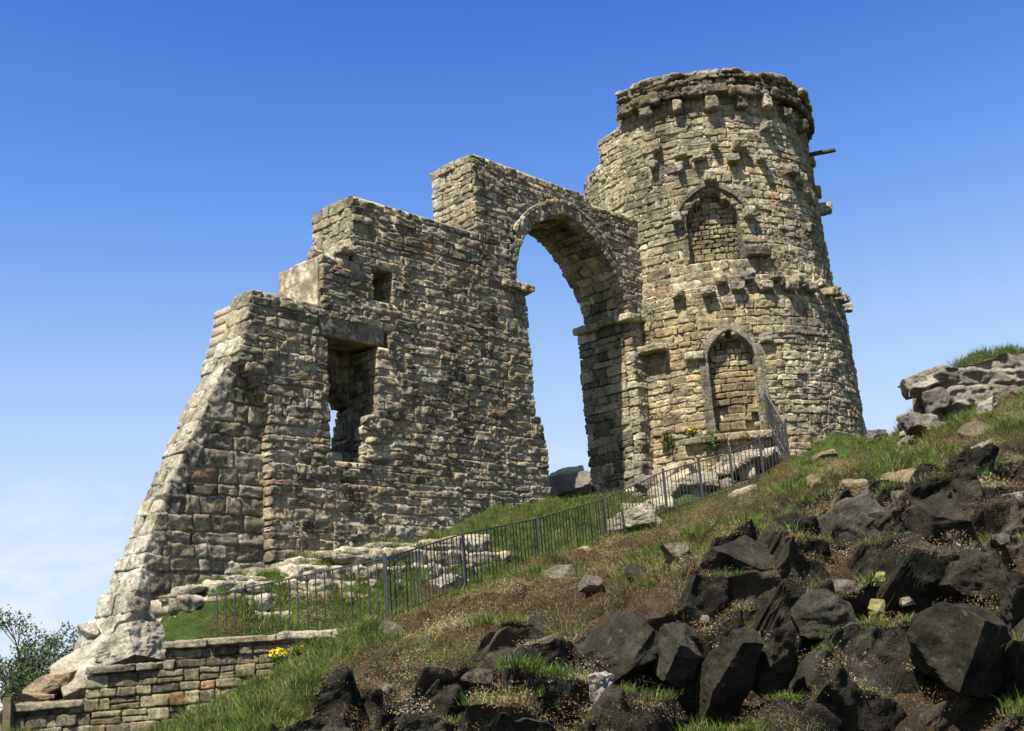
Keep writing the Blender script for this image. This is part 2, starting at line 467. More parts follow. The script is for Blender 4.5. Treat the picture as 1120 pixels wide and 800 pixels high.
for a, b in zip(FENCE[:-1], FENCE[1:]):
    for q in np.linspace(0, 1, 8): _fx.append((a + (b - a) * q)[:2])
for q in np.linspace(0, 1, 10): _fx.append((FENCE[0] + (np.array([-4.6, 18.0, 0]) - FENCE[0]) * q)[:2])
FXY = np.array(_fx)

def height(XY):
    XY = np.atleast_2d(XY); h = height_s(XY)
    P = np.c_[XY, h]
    rk = rockiness(P)
    st = XY - W0[:2]; s = st @ U[:2]; t = st @ N[:2]
    soft = 0.34 * fbm(np.c_[XY * 1.0, h * 0], 3, 4) + 0.20 * np.abs(vnoise(np.c_[XY * 2.3, h * 0], 9)) + 0.03 * vnoise(np.c_[XY * 11, h * 0], 10)
    wv, wd = worley_step(XY * np.array([1.15, 1.0]) + 0.25 * np.c_[vnoise(np.c_[XY * 1.6, h * 0], 5), vnoise(np.c_[XY * 1.6, h * 0], 6)], 77)
    wv2, wd2 = worley_step(XY * 2.7 + 3.1, 78)
    crag = 0.16 * wv + 0.07 * wv2 - 0.3 * np.clip(0.13 - wd, 0, 1) / 0.13 + 0.10 * fbm(np.c_[XY * 3, h * 0], 18, 4) + 0.05 * vnoise(np.c_[XY * 6, h * 0], 8)
    crag = .10 * fbm(np.c_[XY * 2, h * 0], 18, 3) + .30 * fbm(np.c_[XY * .8, h * 0], 19, 2) - .42
    near = np.clip((40 - np.hypot(XY[:, 0], XY[:, 1] - 20)) / 10, 0, 1)
    df = np.min(np.hypot(XY[:, 0][:, None] - FXY[None, ::3, 0], XY[:, 1][:, None] - FXY[None, ::3, 1]), axis=1)
    quiet = np.clip(df / 1.2, 0.25, 1) 
    cu, cv = cushion(XY, .58, 201); cu2, _ = cushion(XY, .27, 202)
    soft = soft * np.interp(XY[:, 1], [14, 26], [.8, .5]) + (.34 * cu + .10 * cu2) * np.interp(XY[:, 1], [18, 28], [1, .5]) - .14
    return h + near * quiet * ((1 - rk) * soft + rk * (crag + .08 * cu))

def cushion(XY, cell, s):
    """domed tussocks: height 0..1 and a value that belongs to the tussock"""
    q = XY / cell + .18 * np.c_[vnoise(np.c_[XY * 3.1, XY[:, 0] * 0], 51), vnoise(np.c_[XY * 3.1, XY[:, 0] * 0], 52)]
    I = np.floor(q).astype(np.int64); best = np.full(len(q), 9e9); val = np.zeros(len(q)); z = np.zeros(len(q), np.int64)
    for a in (-1, 0, 1):
        for b in (-1, 0, 1):
            ci, cj = I[:, 0] + a, I[:, 1] + b; rr = .62 + .28 * _hash(ci, cj, z + 5, s)
            d = np.hypot(q[:, 0] - ci - .5 - .4 * _hash(ci, cj, z, s), q[:, 1] - cj - .5 - .4 * _hash(ci, cj, z + 1, s)) / rr
            m = d < best; val = np.where(m, _hash(ci, cj, z + 2, s), val); best = np.where(m, d, best)
    return np.sqrt(np.clip(1 - best ** 2, 0, 1)), val

def steepness(XY):
    e = .12
    return np.hypot(height(XY + [e, 0]) - height(XY - [e, 0]), height(XY + [0, e]) - height(XY - [0, e])) / (2 * e)

def build_ground():
    xs = np.r_[-20000, -6000, -2000, -700, -260, -110, -60, -40, np.arange(-30, -9, 0.6), np.arange(-9, 13, 0.07), np.arange(13, 30, 0.6), 40, 60, 110, 260, 700, 2000, 6000, 20000]
    ys = np.r_[-20000, -6000, -2000, -600, -200, -80, -40, -20, -10, -4, 0, 3, 5, 6.5, np.arange(7.5, 20, 0.065), np.arange(20, 36, 0.12), np.arange(36, 60, 0.8), 70, 90, 130, 200, 400, 900, 2500, 7000, 20000]
    X, Y = np.meshgrid(xs, ys); XY = np.c_[X.ravel(), Y.ravel()]
    H = np.concatenate([height(XY[i:i + 40000]) for i in range(0, len(XY), 40000)])
    V = np.c_[XY, H]
    nx, ny = len(xs), len(ys)
    i = np.arange(nx - 1)[None] + (np.arange(ny - 1) * nx)[:, None]
    F = np.stack([i, i + 1, i + 1 + nx, i + nx], -1).reshape(-1, 4)
    rk = np.concatenate([rockiness(V[i:i + 40000]) for i in range(0, len(V), 40000)])
    g = np.concatenate([greenness(V[i:i + 40000]) for i in range(0, len(V), 40000)])
    Hm = H.reshape(ny, nx); gy = np.abs(np.gradient(Hm, ys, axis=0)); gx = np.abs(np.gradient(Hm, xs, axis=1))
    steep = np.clip((np.hypot(gx, gy).ravel() - .9) / .8, 0, 1)
    rk = np.clip(rk * .2 + np.clip(rk * 4, 0, 1) * steep, 0, 1)
    n1 = fbm(V * 1.7, 61, 3)
    brown = np.array([0.070, 0.046, 0.027]) * (1 + 0.5 * n1[:, None]); green = np.array([0.055, 0.080, 0.020]) * (1 + 0.4 * n1[:, None]); rock = np.array([0.020, 0.018, 0.013])
    c = brown * (1 - g[:, None]) + green * g[:, None]
    c = c * (1 - rk[:, None]) + rock * rk[:, None]
    far = np.hypot(V[:, 0], V[:, 1]) > 70
    c[far] = (0.06, 0.075, 0.03)
    o = new_mesh('ground', V, F, MAT['turf'], tint=np.clip(c, 0.004, 1), smooth=True)
    o['kind'] = 'structure'; o['label'] = 'hilltop ground of turf, dead heather and bare crag below the ruin'
    return o
build_ground()

# ------------------------------------------------------------------ the ruined wall
BASE = [(-14, 1.3), (-12.4, 2.1), (-9, 3.0), (-6.26, 4.05), (-3.7, 4.9), (0, 5.4), (3.8, 5.8)]
def base_z(s): return np.interp(s, [b[0] for b in BASE], [b[1] for b in BASE])
ARC0 = (0.28, 11.0)
_ad = [-40, 0, 25, 40, 60, 80, 95, 120, 150, 180, 220]; _ar = [2.29, 2.29, 2.12, 2.04, 2.14, 2.28, 2.31, 2.25, 2.27, 2.3, 2.3]
def arc_r(deg): return np.interp(deg, _ad, _ar)
def arris(z): return np.interp(z, [1.6, 2.6, 4.33, 5.82, 7.9, 8.6, 9.2], [-12.75, -12.45, -12.06, -11.39, -10.3, -10.05, -9.95])
def in_arch(s, z, grow=0.0):
    s = np.asarray(s, float)
    if z < 11.0:
        lj = np.interp(z, [5, 6.9, 7.6, 7.7], [-1.25, -1.35, -1.45, -1.68])
        return (s > lj) & (s < np.interp(z, [5.0, 7.0, 7.3], [2.45, 2.5, 2.58]))
    dx, dz = s - ARC0[0], z - ARC0[1]
    return np.hypot(dx, dz) < arc_r(np.degrees(np.arctan2(dz, dx))) + grow
def in_window(s, z):
    s = np.asarray(s)
    if not 5.98 < z < 8.66: return np.zeros_like(s, bool)
    return (s > -8.08) & (s < np.interp(z, [5.98, 6.6, 7.2, 7.6], [-7.1, -7.0, -6.78, -6.76]))
def in_lintel(s, z):
    s = np.asarray(s); return (s > -8.3) & (s < -6.4) & (8.66 <= z < 9.06)
def in_slit(s, z):
    s = np.asarray(s); return (s > -6.74) & (s < -6.22) & (9.6 < z < 10.38)
def main_left(z):
    if z > 12.04: return -3.31
    if z > 10.5: return -7.27
    if z > 9.22: return -8.17
    if z > 7.9: return float(arris(z))
    if z > 7.0: return float(np.interp(z, [7.0, 7.25, 7.9], [-9.61, -9.75, -10.3]))
    return -9.61
def main_mask(s, z):
    s = np.asarray(s)
    m = (s > main_left(z)) & (s < 3.5) & (z > base_z(s) - 0.45)
    m &= ~(in_window(s, z) | in_lintel(s, z) | in_slit(s, z)) & ~in_arch(s, z, 0.30 if z > 11.0 else 0)
    if z > 13.6: m &= z < np.interp(s, [-3.3, 3.2], [14.16, 13.98])
    return m
def pl_axes(s, z): return (U, Z, N)
LIGHT = lambda s, z: float(np.clip(1.0 - (z - base_z(s)) / 1.5, 0, 1) * 0.5 * (s > -8) + np.clip((s + 3) / 8, 0, 0.12)) + random.uniform(0, 0.12)

def build_wall():
    root = thing('ruined_wall', tuple(wall(-4, 0, 4.5)), 'long roofless stone wall with stepped top, open round arch and sloping buttress, joined to the round tower', 'wall')
    B = np.array(root.location)
    ms = Masonry(10)
    def core(a, b, za, zb):
        zm = (za + zb) / 2
        T = 1.42 if b < -1.2 else (1.80 if zm < 10.9 else 1.5)
        j = random.uniform(0, 0.012); e = 0.07
        if zm > 12.04: T = 1.5
        q = [(a + e, -0.004 - j), (b - (0.0 if b > 3.4 else e), -0.004 - j), (b - (0.0 if b > 3.4 else e), -T + j), (a + e, -T + j)]
        ms.core([wall(s, t, za - 0.012) for s, t in q] + [wall(s, t, zb + 0.012) for s, t in q])
    face(ms, main_mask, -10.5, 3.55, 1.6, 14.14, lambda s, z: wall(s, 0, z), pl_axes, core=core, light=LIGHT)
    # ends of the steps, seen from the left
    def end(s, z0, z1, T, **k):
        face(ms, lambda g, z: (g > 0.02) & (g < T), 0, T, z0, z1, lambda g, z: wall(s, -g, z), lambda g, z: (N, Z, -U), depth=0.3, **k)
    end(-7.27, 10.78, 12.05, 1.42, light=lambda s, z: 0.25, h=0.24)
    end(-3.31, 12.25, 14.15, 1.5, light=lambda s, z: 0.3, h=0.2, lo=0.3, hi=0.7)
    # broken shoulder under the parapet end
    for k in range(9):
        p = wall(-7.27 - random.uniform(0, 0.5), -random.uniform(0.05, 0.7), 10.5 + random.uniform(0, 0.22))
        ms.stone(p, U, Z, N, (random.uniform(.12, .25), random.uniform(.07, .13), random.uniform(.12, .22)), 0.07, pick_tint(0.45), 1.4)
    # arch soffit and jambs
    for dg in np.arange(2, 180, 7.2):
        a0 = RAD(dg)
        for (x0, x1) in bricks(0.28, 1.5, 0.28, 0.6):
            rr = arc_r(dg); c2 = (ARC0[0] + cos(a0) * (rr + 0.17), ARC0[1] + sin(a0) * (rr + 0.17))
            rad = -(U * cos(a0) + Z * sin(a0)); tan = -U * sin(a0) + Z * cos(a0)
            ms.stone(wall(c2[0], -(x0 + x1) / 2, c2[1]), N, tan, rad, ((x1 - x0) / 2 - .012, 0.135, 0.2), 0.05, pick_tint(), 1.0)
    face(ms, lambda g, z: (g > 0.25) & (g < 1.85), 0, 1.85, 5.0, 10.78, lambda g, z: wall(2.56, -g, z), lambda g, z: (N, Z, -U), depth=0.3, h=0.25, lo=0.35, hi=0.8)
    face(ms, lambda g, z: (g > 0.25) & (g < 1.4), 0, 1.4, 5.0, 11.0, lambda g, z: wall(np.interp(z, [5, 6.9, 7.6, 7.7], [-1.25, -1.35, -1.45, -1.68]), -g, z), lambda g, z: (-N, Z, U), depth=0.3, h=0.25)
    # window: right and left reveal, low rear head, sill
    face(ms, lambda g, z: (g > 0.2) & (g < 1.42), 0, 1.42, 6.0, 8.66, lambda g, z: wall(np.interp(z, [5.98, 6.6, 7.2, 7.6], [-7.1, -7.0, -6.78, -6.74]) - 0.0, -g, z), lambda g, z: (N, Z, -U), depth=0.28, h=0.21, lo=0.22, hi=0.45)
    face(ms, lambda g, z: (g > 0.2) & (g < 1.42), 0, 1.42, 6.0, 8.66, lambda g, z: wall(-8.08, -g, z), lambda g, z: (-N, Z, U), depth=0.28, h=0.21, lo=0.22, hi=0.45)
    face(ms, lambda g, z: (g > -8.1) & (g < -6.7) & (z > np.interp(g, [-8.1, -7.4, -6.7], [7.75, 7.95, 7.3])), -8.1, -6.7, 7.2, 8.75, lambda g, z: wall(g, -0.95, z), lambda g, z: (U, Z, N), depth=0.45, h=0.22, lo=0.2, hi=0.4)
    ms.core([wall(s, t, 7.95) for s, t in ((-8.1, -0.95), (-6.7, -0.95), (-6.7, -1.4), (-8.1, -1.4))] + [wall(s, t, 8.9) for s, t in ((-8.1, -0.95), (-6.7, -0.95), (-6.7, -1.4), (-8.1, -1.4))])
    for k in range(10):
        g = random.uniform(-8.0, -6.8)
        ms.stone(wall(g, -random.uniform(.5, 1.3), 5.98 + random.uniform(0, .3)), U, Z, N, (.2, .12, .22), 0.07, pick_tint(0.1), 1.3)
    for k in range(9):
        z = 6.1 + k * 0.11
        ms.stone(wall(-6.98 + random.uniform(-.05, .08), -random.uniform(0.05, 0.4), z), U, Z, N, (.16, .085, .16), 0.06, pick_tint(0.35), 1.3)
    ms.core([wall(s, t, 8.70) for s, t in ((-8.25, -0.55), (-6.45, -0.55), (-6.45, -1.0), (-8.25, -1.0))] + [wall(s, t, 9.02) for s, t in ((-8.25, -0.55), (-6.45, -0.55), (-6.45, -1.0), (-8.25, -1.0))])
    # back of the slit
    ms.core([wall(s, -1.15, z) for s, z in ((-6.85, 9.5), (-6.1, 9.5))] + [wall(s, -1.3, 9.5) for s in (-6.1, -6.85)] + [wall(s, -1.15, 10.5) for s in (-6.85, -6.1)] + [wall(s, -1.3, 10.5) for s in (-6.1, -6.85)])
    ms.build('masonry', root, B)

    # arch ring on the front and the back
    ar = Masonry(10)
    for t0 in (0.0, -1.5):
        dg = -4.0
        while dg < 184:
            st = random.uniform(3.6, 5.2); a0 = RAD(dg + st / 2); rr = arc_r(dg + st / 2)
            c2 = (ARC0[0] + cos(a0) * (rr + 0.145), ARC0[1] + sin(a0) * (rr + 0.145))
            rad = U * cos(a0) + Z * sin(a0); tan = -U * sin(a0) + Z * cos(a0)
            sg = N if t0 == 0 else -N
            ar.stone(wall(c2[0], t0, c2[1]) + sg * (-0.14 + random.uniform(-.015, .02)), tan, rad, sg, (rr * RAD(st) / 2 + 0.012, 0.155 + random.uniform(-.015, .02), 0.19), 0.04, pick_tint(0.18), 0.9)
            dg += st
    # the thin hood course over the ring
    for dg in np.arange(28, 150, 6.5):
        a0 = RAD(dg); rr = arc_r(dg) + 0.36
        c2 = (ARC0[0] + cos(a0) * rr, ARC0[1] + sin(a0) * rr)
        ar.stone(wall(c2[0], -0.06, c2[1]), -U * sin(a0) + Z * cos(a0), U * cos(a0) + Z * sin(a0), N, (0.15, 0.06, 0.14), 0.035, pick_tint(0.2), 0.7)
    ar.build('arch_ring', root, B)
    # imposts
    for (sa, sb, za, T) in ((2.36, 3.28, 10.78, 1.85), (-2.55, -1.42, 10.82, 1.4)):
        im = Masonry(12)
        for (x0, x1) in bricks(sa, sb, 0.4, 0.6):
            im.stone(wall((x0 + x1) / 2, -0.1, za + 0.07), U, Z, N, ((x1 - x0) / 2 - .005, 0.105, 0.26), 0.05, pick_tint(0.1), 0.9)
        e = sa + 0.22 if sa > 0 else sb - 0.22
        for (x0, x1) in bricks(0.38, T, 0.4, 0.7):
            im.stone(wall(e, -(x0 + x1) / 2, za + 0.07), N, Z, -U, ((x1 - x0) / 2 - .005, 0.105, 0.24), 0.05, pick_tint(0.1), 0.9)
        im.build('impost', root, B)
    ln = Masonry(12)
    ln.stone(wall(-7.36, -0.30, 8.86), U, Z, N, (0.92, 0.215, 0.29), 0.035, (0.26, 0.22, 0.15), .8)
    ln.build('lintel', root, B)
    # rendered end of the lower step: one rough slab of old mortar
    V0, F0 = GRID[22]
    q = V0 * np.array([0.66, 0.56, 0.14]); P = wall(-8.1, -0.74, 9.84) + q[:, :1] * N + q[:, 1:2] * Z + q[:, 2:3] * (-U)
    P = P + 0.07 * fbm(P * 2.8, 5, 5)[:, None] * (-U) + 0.03 * (fbm(P * 3, 6, 3)[:, None]) * Z
    new_mesh('render_patch', P, F0, MAT['render'], smooth=True, base=B, parent=root)

    # rubble footing at the wall's foot, behind the railing
    fo = Masonry(10); fs = [f[0] for f in FT]
    def fmask(s, z):
        s = np.asarray(s); return (s > fs[0] - .4) & (s < fs[-1] + .3) & (z > np.interp(s, fs, [f[1] for f in FT]) - .5) & (z < np.interp(s, fs, [f[2] for f in FT]) + .12 * np.sin(s * 3.1))
    def fcore(a, b, za, zb):
        j = random.uniform(0, .012); q = [(a + .05, 1.2 - j), (b - .05, 1.2 - j), (b - .05, .2), (a + .05, .2)]
        fo.core([wall(s, t, za - .012) for s, t in q] + [wall(s, t, zb + .012) for s, t in q])
    face(fo, fmask, fs[0] - .4, fs[-1] + .3, 1.2, 5.4, lambda s, z: wall(s, 1.85 - .55 * (z - float(np.interp(s, fs, [f[1] for f in FT]))) + .2 * float(vnoise(np.array([s * .8, z * .8, 1.]), 5)), z), pl_axes, h=.27, lo=.3, hi=.95, depth=.6, core=fcore, light=lambda s, z: random.uniform(.35, .95), r=.09, noise=1.7, proud=.05)
    for k in range(34):                               # loose flat stones along its top
        s_ = random.uniform(fs[0], fs[-1]); zt = float(np.interp(s_, fs, [f[2] for f in FT]))
        fo.stone(wall(s_, random.uniform(.4, 1.1), zt + random.uniform(-.02, .1)), U, Z, N, (random.uniform(.2, .5), random.uniform(.07, .13), random.uniform(.2, .35)), .08, pick_tint(random.uniform(.3, .8)), 1.4)
    fo.build('footing', root, B)

    # sloping buttress: front face, bright raking end, crowning course
    bu = Masonry(10)
    bt = lambda z: -0.27
    def bmask(s, z):
        s = np.asarray(s); lo = float(arris(z)); hi = -9.5 if z < 7.0 else float(np.interp(z, [7.0, 7.25, 7.9], [-9.6, -9.72, -10.3])) + 0.1
        return (s > lo) & (s < hi) & (z > base_z(s) - 0.5)
    def bcore(a, b, za, zb):
        j = random.uniform(0, .012); T = float(np.interp(za, [2, 2.6, 3.4, 4.4, 5.6, 7, 8.2, 9.2], [2.0, 1.7, 1.05, .7, .68, .8, .8, .65]))
        q = [(a + .1, -.295 - j), (b + .2, -.295 - j), (b + .2, -T), (a + .1, -T)]
        bu.core([wall(s, t, za - .012) for s, t in q] + [wall(s, t, zb + .012) for s, t in q])
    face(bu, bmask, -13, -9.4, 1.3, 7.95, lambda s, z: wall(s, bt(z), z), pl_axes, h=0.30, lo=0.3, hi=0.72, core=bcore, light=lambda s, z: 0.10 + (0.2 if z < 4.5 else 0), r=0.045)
    # raking face: up axis follows the slope
    sl = []
    z = 2.1
    while z < 9.15:
        h = random.uniform(0.24, 0.40); zm = min(z + h / 2, 9.15)
        s0 = float(arris(zm)); ds = float(arris(zm + .2) - arris(zm - .2)); L = hypot(ds, .4)
        upv = (U * ds + Z * .4) / L; nrm = (-U * .4 + Z * ds) / L
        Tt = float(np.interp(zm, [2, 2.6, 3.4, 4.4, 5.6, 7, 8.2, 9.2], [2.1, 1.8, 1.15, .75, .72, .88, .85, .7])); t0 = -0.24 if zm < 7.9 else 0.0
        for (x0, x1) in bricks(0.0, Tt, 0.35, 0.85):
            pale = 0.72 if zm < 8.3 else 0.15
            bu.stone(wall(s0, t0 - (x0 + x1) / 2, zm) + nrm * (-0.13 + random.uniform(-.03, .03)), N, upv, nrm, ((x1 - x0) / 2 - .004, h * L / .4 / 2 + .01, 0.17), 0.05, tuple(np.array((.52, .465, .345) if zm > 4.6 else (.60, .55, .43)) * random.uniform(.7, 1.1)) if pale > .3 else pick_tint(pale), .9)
        z += h
    for (x0, x1) in bricks(-9.95, -8.2, 0.35, 0.7):
        bu.stone(wall((x0 + x1) / 2, -0.35, 9.24), U, Z, N, ((x1 - x0) / 2 - .01, 0.1, 0.36), 0.05, pick_tint(0.2), 1.0)
    bu.build('buttress', root, B)
    return root
build_wall()

# ------------------------------------------------------------------ the round tower
PW = dict(c=RAD(5.2), hw=0.735, sill=12.28, spring=13.45, apex=14.32)      # blind upper window
PD = dict(c=RAD(5.5), hw=0.62, sill=7.28, spring=9.35, apex=10.12)          # blocked doorway
def pointed(d, grow, u, z):
    """u = arc length from the opening's axis"""
    u = np.abs(np.asarray(u, float)); hw = d['hw'] + grow
    if z < d['sill'] - (grow if grow < .05 else 0): return np.zeros_like(u, bool)
    if z <= d['spring']: return u < hw
    q = (z - d['spring']) / (d['apex'] + grow * 1.2 - d['spring'])
    if q >= 1: return np.zeros_like(u, bool)
    return u < hw * (np.sqrt(4 - 3 * q * q) - 1)
def ztop(phd):
    phd = (phd + 180) % 360 - 180
    if phd < -53 or phd > 150: return 16.25
    if phd < -37: return 17.0
    return 17.35
def build_tower():
    root = thing('round_tower', tuple(TC + Z * 6.5), 'tall round rubble-stone tower with jutting ragged rim, blind pointed window and blocked doorway', 'tower')
    B = np.array(root.location)
    ms = Masonry(10)
    def R0(z): return float(tower_R(z))
    z = 5.2
    for (za, zb) in rows(5.3, 17.3, 0.205, 0.31):
        zm = (za + zb) / 2; R = R0(zm)
        def mask(g):
            ph = g / R
            m = np.array([zm < ztop(np.degrees(p)) for p in ph])
            m &= ~pointed(PW, 0.02, (ph - PW['c']) * R, zm) & ~pointed(PD, 0.02, (ph - PD['c']) * R, zm)
            return m
        for (a, b) in spans(mask, -pi * R, pi * R - 0.02, 0.03):
            for (x0, x1) in bricks(a, b, 0.26, 0.72):
                ph = (x0 + x1) / 2 / R
                if abs(math.degrees(ph)) > 115 and random.random() < 0.0: continue
                pr = random.uniform(-.015, .03)
                lt = 0.10 + random.uniform(0, .2) + (0.18 if zm < 7.6 else 0)
                wm = 0.35 if (zm < 11 and ph < RAD(25)) else 0.1
                T, Nn = ttan(ph), tdir(ph)
                ms.stone(TC + Nn * (R + pr - 0.16) + Z * zm, T, Z, Nn, ((x1 - x0) / 2 - .008, (zb - za) / 2 - .003, 0.18), 0.035 * random.uniform(.8, 1.3), pick_tint(lt, wm), 1.0)
            n = max(1, int((b - a) / 0.35)); e = 0.05
            for k in range(n):
                g0 = a + (b - a) * k / n - (-e if k == 0 else 0.004); g1 = a + (b - a) * (k + 1) / n + (-e if k == n - 1 else 0.004)
                j = random.uniform(0, .012); q = [(g0, R - .002 - j), (g1, R - .002 - j), (g1, R - 1.1), (g0, R - 1.1)]
                q = q[::-1]
                ms.core([TC + tdir(g / R) * rr + Z * (za - .01) for g, rr in q] + [TC + tdir(g / R) * rr + Z * (zb + .01) for g, rr in q])
    # ragged ends where the upper wall has fallen
    for ph0, z0, z1 in ((-37, 16.9, 17.5), (-53, 16.2, 17.0)):
        for k in range(8):
            zz = random.uniform(z0, z1); rr = R0(zz) - random.uniform(0.15, 0.8); ph = RAD(ph0 + random.uniform(-1, 1.5))
            ms.stone(TC + tdir(ph) * rr + Z * zz, ttan(ph), Z, tdir(ph), (.14, .11, .2), .05, pick_tint(0.2), 1.2)
    ms.build('shaft', root, B)

    # jutting rim
    co = Masonry(12)
    ph = RAD(-34)
    while ph < RAD(150):
        L = random.uniform(0.45, 0.95); R = 3.46 + 0.25; dp = L / R; pm = ph + dp / 2
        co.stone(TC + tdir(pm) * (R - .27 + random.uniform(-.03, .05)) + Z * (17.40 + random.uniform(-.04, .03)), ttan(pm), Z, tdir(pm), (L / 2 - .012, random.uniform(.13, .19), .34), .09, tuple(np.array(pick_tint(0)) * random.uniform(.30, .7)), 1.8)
        ph += dp
    for zc, R, hh, lo, hi in ((17.57, 3.68, .085, .3, .7), (17.71, 3.71, .08, .25, .6), (17.84, 3.71, .075, .3, .7), (17.96, 3.74, .07, .35, .8)):
        ph = RAD(-33.5)
        while ph < RAD(150):
            L = random.uniform(lo, hi); dp = L / R; pm = ph + dp / 2
            if not (zc > 17.9 and random.random() < 0.07):
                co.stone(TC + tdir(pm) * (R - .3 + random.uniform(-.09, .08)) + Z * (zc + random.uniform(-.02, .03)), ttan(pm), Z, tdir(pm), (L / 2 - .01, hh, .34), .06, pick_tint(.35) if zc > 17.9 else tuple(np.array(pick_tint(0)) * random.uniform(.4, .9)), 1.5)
            ph += dp
    for k in range(64):
        p0 = RAD(-33 + 183 * k / 64); p1 = RAD(-33 + 183 * (k + 1) / 64 + .1)
        q = [(p1, 2.4), (p1, 3.60), (p0, 3.60), (p0, 2.4)][::-1]
        q = [(p0, 3.58), (p0, 2.4), (p1, 2.4), (p1, 3.58)]
        co.core([TC + tdir(p) * r_ + Z * 17.28 for p, r_ in q] + [TC + tdir(p) * r_ + Z * 17.93 for p, r_ in q])
    co.build('rim', root, B)

    def corbel(phd, z, w=.40, h=.32, out=.36, tint=None, name='corbel', r=.06, dr=0.0):
        m = Masonry(12); p = RAD(phd); R = R0(z) + dr
        m.stone(TC + tdir(p) * (R + out / 2 - .12) + Z * z, ttan(p), Z, tdir(p), (w / 2, h / 2, out / 2 + .14), r, tint or pick_tint(0.3), 1.1)
        m.build(name, root, B)
    # middle string of corbels (two staggered rows)
    for phd, z in ((-12.6, 11.32), (-0.3, 11.28), (5.2, 11.60), (11.2, 11.34), (16.3, 11.60), (23.2, 11.34), (28, 11.62), (34, 11.36), (39.5, 11.58), (45, 11.36), (51.5, 11.55), (58, 11.38), (65, 11.5), (72, 11.35), (80, 11.5), (88, 11.36)):
        corbel(phd, z, random.uniform(.27, .36), random.uniform(.2, .27), random.uniform(.26, .34), dr=.02)
    # small stubs above the window and corbels under the rim
    for x, y, w in ((718.7, 163, .3), (744, 169, .34), (764, 172, .36), (781, 157, .2), (808, 160, .42), (801.5, 174.8, .34), (831, 172, .25), (863, 187, .4), (837, 138, .3), (716, 182, .2), (744, 185, .2), (872, 196, .3)):
        phd, z = on_tower(x, y, 3.6); corbel(phd, z, w, .26, .26)
    for x, y in ((706.5, 123), (741, 115), (778, 110.5), (811, 112), (837, 114.6), (860, 125), (876, 140)):
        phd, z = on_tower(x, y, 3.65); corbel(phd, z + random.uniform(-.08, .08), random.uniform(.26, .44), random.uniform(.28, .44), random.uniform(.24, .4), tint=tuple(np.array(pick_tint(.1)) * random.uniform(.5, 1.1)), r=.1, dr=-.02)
    for phd, z, w, h, out in ((86, 14.55, .3, .34, .38), (84, 16.1, .24, .3, .12), (80, 15.0, .4, .3, .16), (62, 14.4, .3, .3, .2), (58, 13.4, .3, .26, .14)):
        corbel(phd, z, w, h, out)
    # timber stub sticking out near the top right
    m = Masonry(5); p = RAD(83)
    m.stone(tpt(p, 16.32, .2), ttan(p), Z, tdir(p), (.07, .055, .62), .03, (.12, .1, .08), .5); m.build('beam_stub', root, B)

    def opening(nm, d, mw, tint, inf_h, inf_lo, inf_hi, deep, warm, light):
        o = bpy.data.objects.new(nm, None); COL.objects.link(o); o.parent = root
        R = R0(d['spring'])
        pth = [(-d['hw'] - mw / 2, zz) for zz in np.arange(d['sill'], d['spring'], .02)]
        qs = np.linspace(0, 1, 90); g = mw / 2
        hwv = (d['hw'] + g) * (np.sqrt(4 - 3 * qs * qs) - 1); zz = d['spring'] + qs * (d['apex'] + g * 1.2 - d['spring'])
        pth += list(zip(-hwv, zz)); pth += [(-a, b) for a, b in pth[::-1]]
        return o, R, pth
    def mould(parent, pth, R, c, mw, seg, out, tint, name, skip=lambda u, z: False):
        m = Masonry(10); P = np.array(pth); dl = np.r_[0, np.cumsum(np.hypot(*np.diff(P, axis=0).T))]
        x = 0
        while x < dl[-1] - .05:
            L = min(random.uniform(seg * .7, seg * 1.3), dl[-1] - x); a, b = x, x + L; x += L
            u0, z0 = np.interp(a, dl, P[:, 0]), np.interp(a, dl, P[:, 1]); u1, z1 = np.interp(b, dl, P[:, 0]), np.interp(b, dl, P[:, 1])
            um, zm = np.interp((a + b) / 2, dl, P[:, 0]), np.interp((a + b) / 2, dl, P[:, 1])
            if skip(um, zm): continue
            ph = c + um / R; T, Nn = ttan(ph), tdir(ph); l = hypot(u1 - u0, z1 - z0) + 1e-6
            if l < .04: continue
            ta = (T * (u1 - u0) + Z * (z1 - z0)) / l; tb = -T * (z1 - z0) / l + Z * (u1 - u0) / l
            Rz = R0(zm)
            m.stone(TC + Nn * (Rz + out - .2) + Z * zm, ta, tb, Nn, (l / 2 + .008, mw / 2, .2), .035, tuple(np.array(tint) * random.uniform(.85, 1.15)), .35)
        m.build(name, parent, B)
    def infill(parent, d, h, lo, hi, deep, warm, light):
        m = Masonry(10)
        for (za, zb) in rows(d['sill'] - .05, d['apex'] + .1, h, .3):
            zm = (za + zb) / 2; R = R0(zm) - deep
            for (a, b) in spans(lambda g: pointed(d, .16, g, max(zm, d['sill'] + .01)), -1.2, 1.2):
                for (x0, x1) in bricks(a, b, lo, hi):
                    if nmis(d, (x0 + x1) / 2, zm): continue
                    ph = d['c'] + (x0 + x1) / 2 / R
                    m.stone(TC + tdir(ph) * (R - .12 + random.uniform(-.015, .02)) + Z * zm, ttan(ph), Z, tdir(ph), ((x1 - x0) / 2 - .008, (zb - za) / 2 - .008, .14), .035, pick_tint(light, warm), .7)
                if not (d is PD and zm < d['sill'] + .1):
                    q = [(a, R - .03), (a, R - .4), (b, R - .4), (b, R - .03)]
                    jj = random.uniform(0, .01)
                    m.core([TC + tdir(d['c'] + g / R) * (r_ - .04 - jj) + Z * (za - .01) for g, r_ in q] + [TC + tdir(d['c'] + g / R) * (r_ - .04 - jj) + Z * (zb + .01) for g, r_ in q])
        m.build('infill', parent, B)
    def nmis(d, u, z):
        if d is not PD: return False
        return (z < d['sill'] + np.interp(u, [-.7, -.4, 0, .3, .62], [.05, .1, .16, .38, .75]) and u > -.5) or (u < -.5 and d['sill'] + .25 < z < d['sill'] + .75)
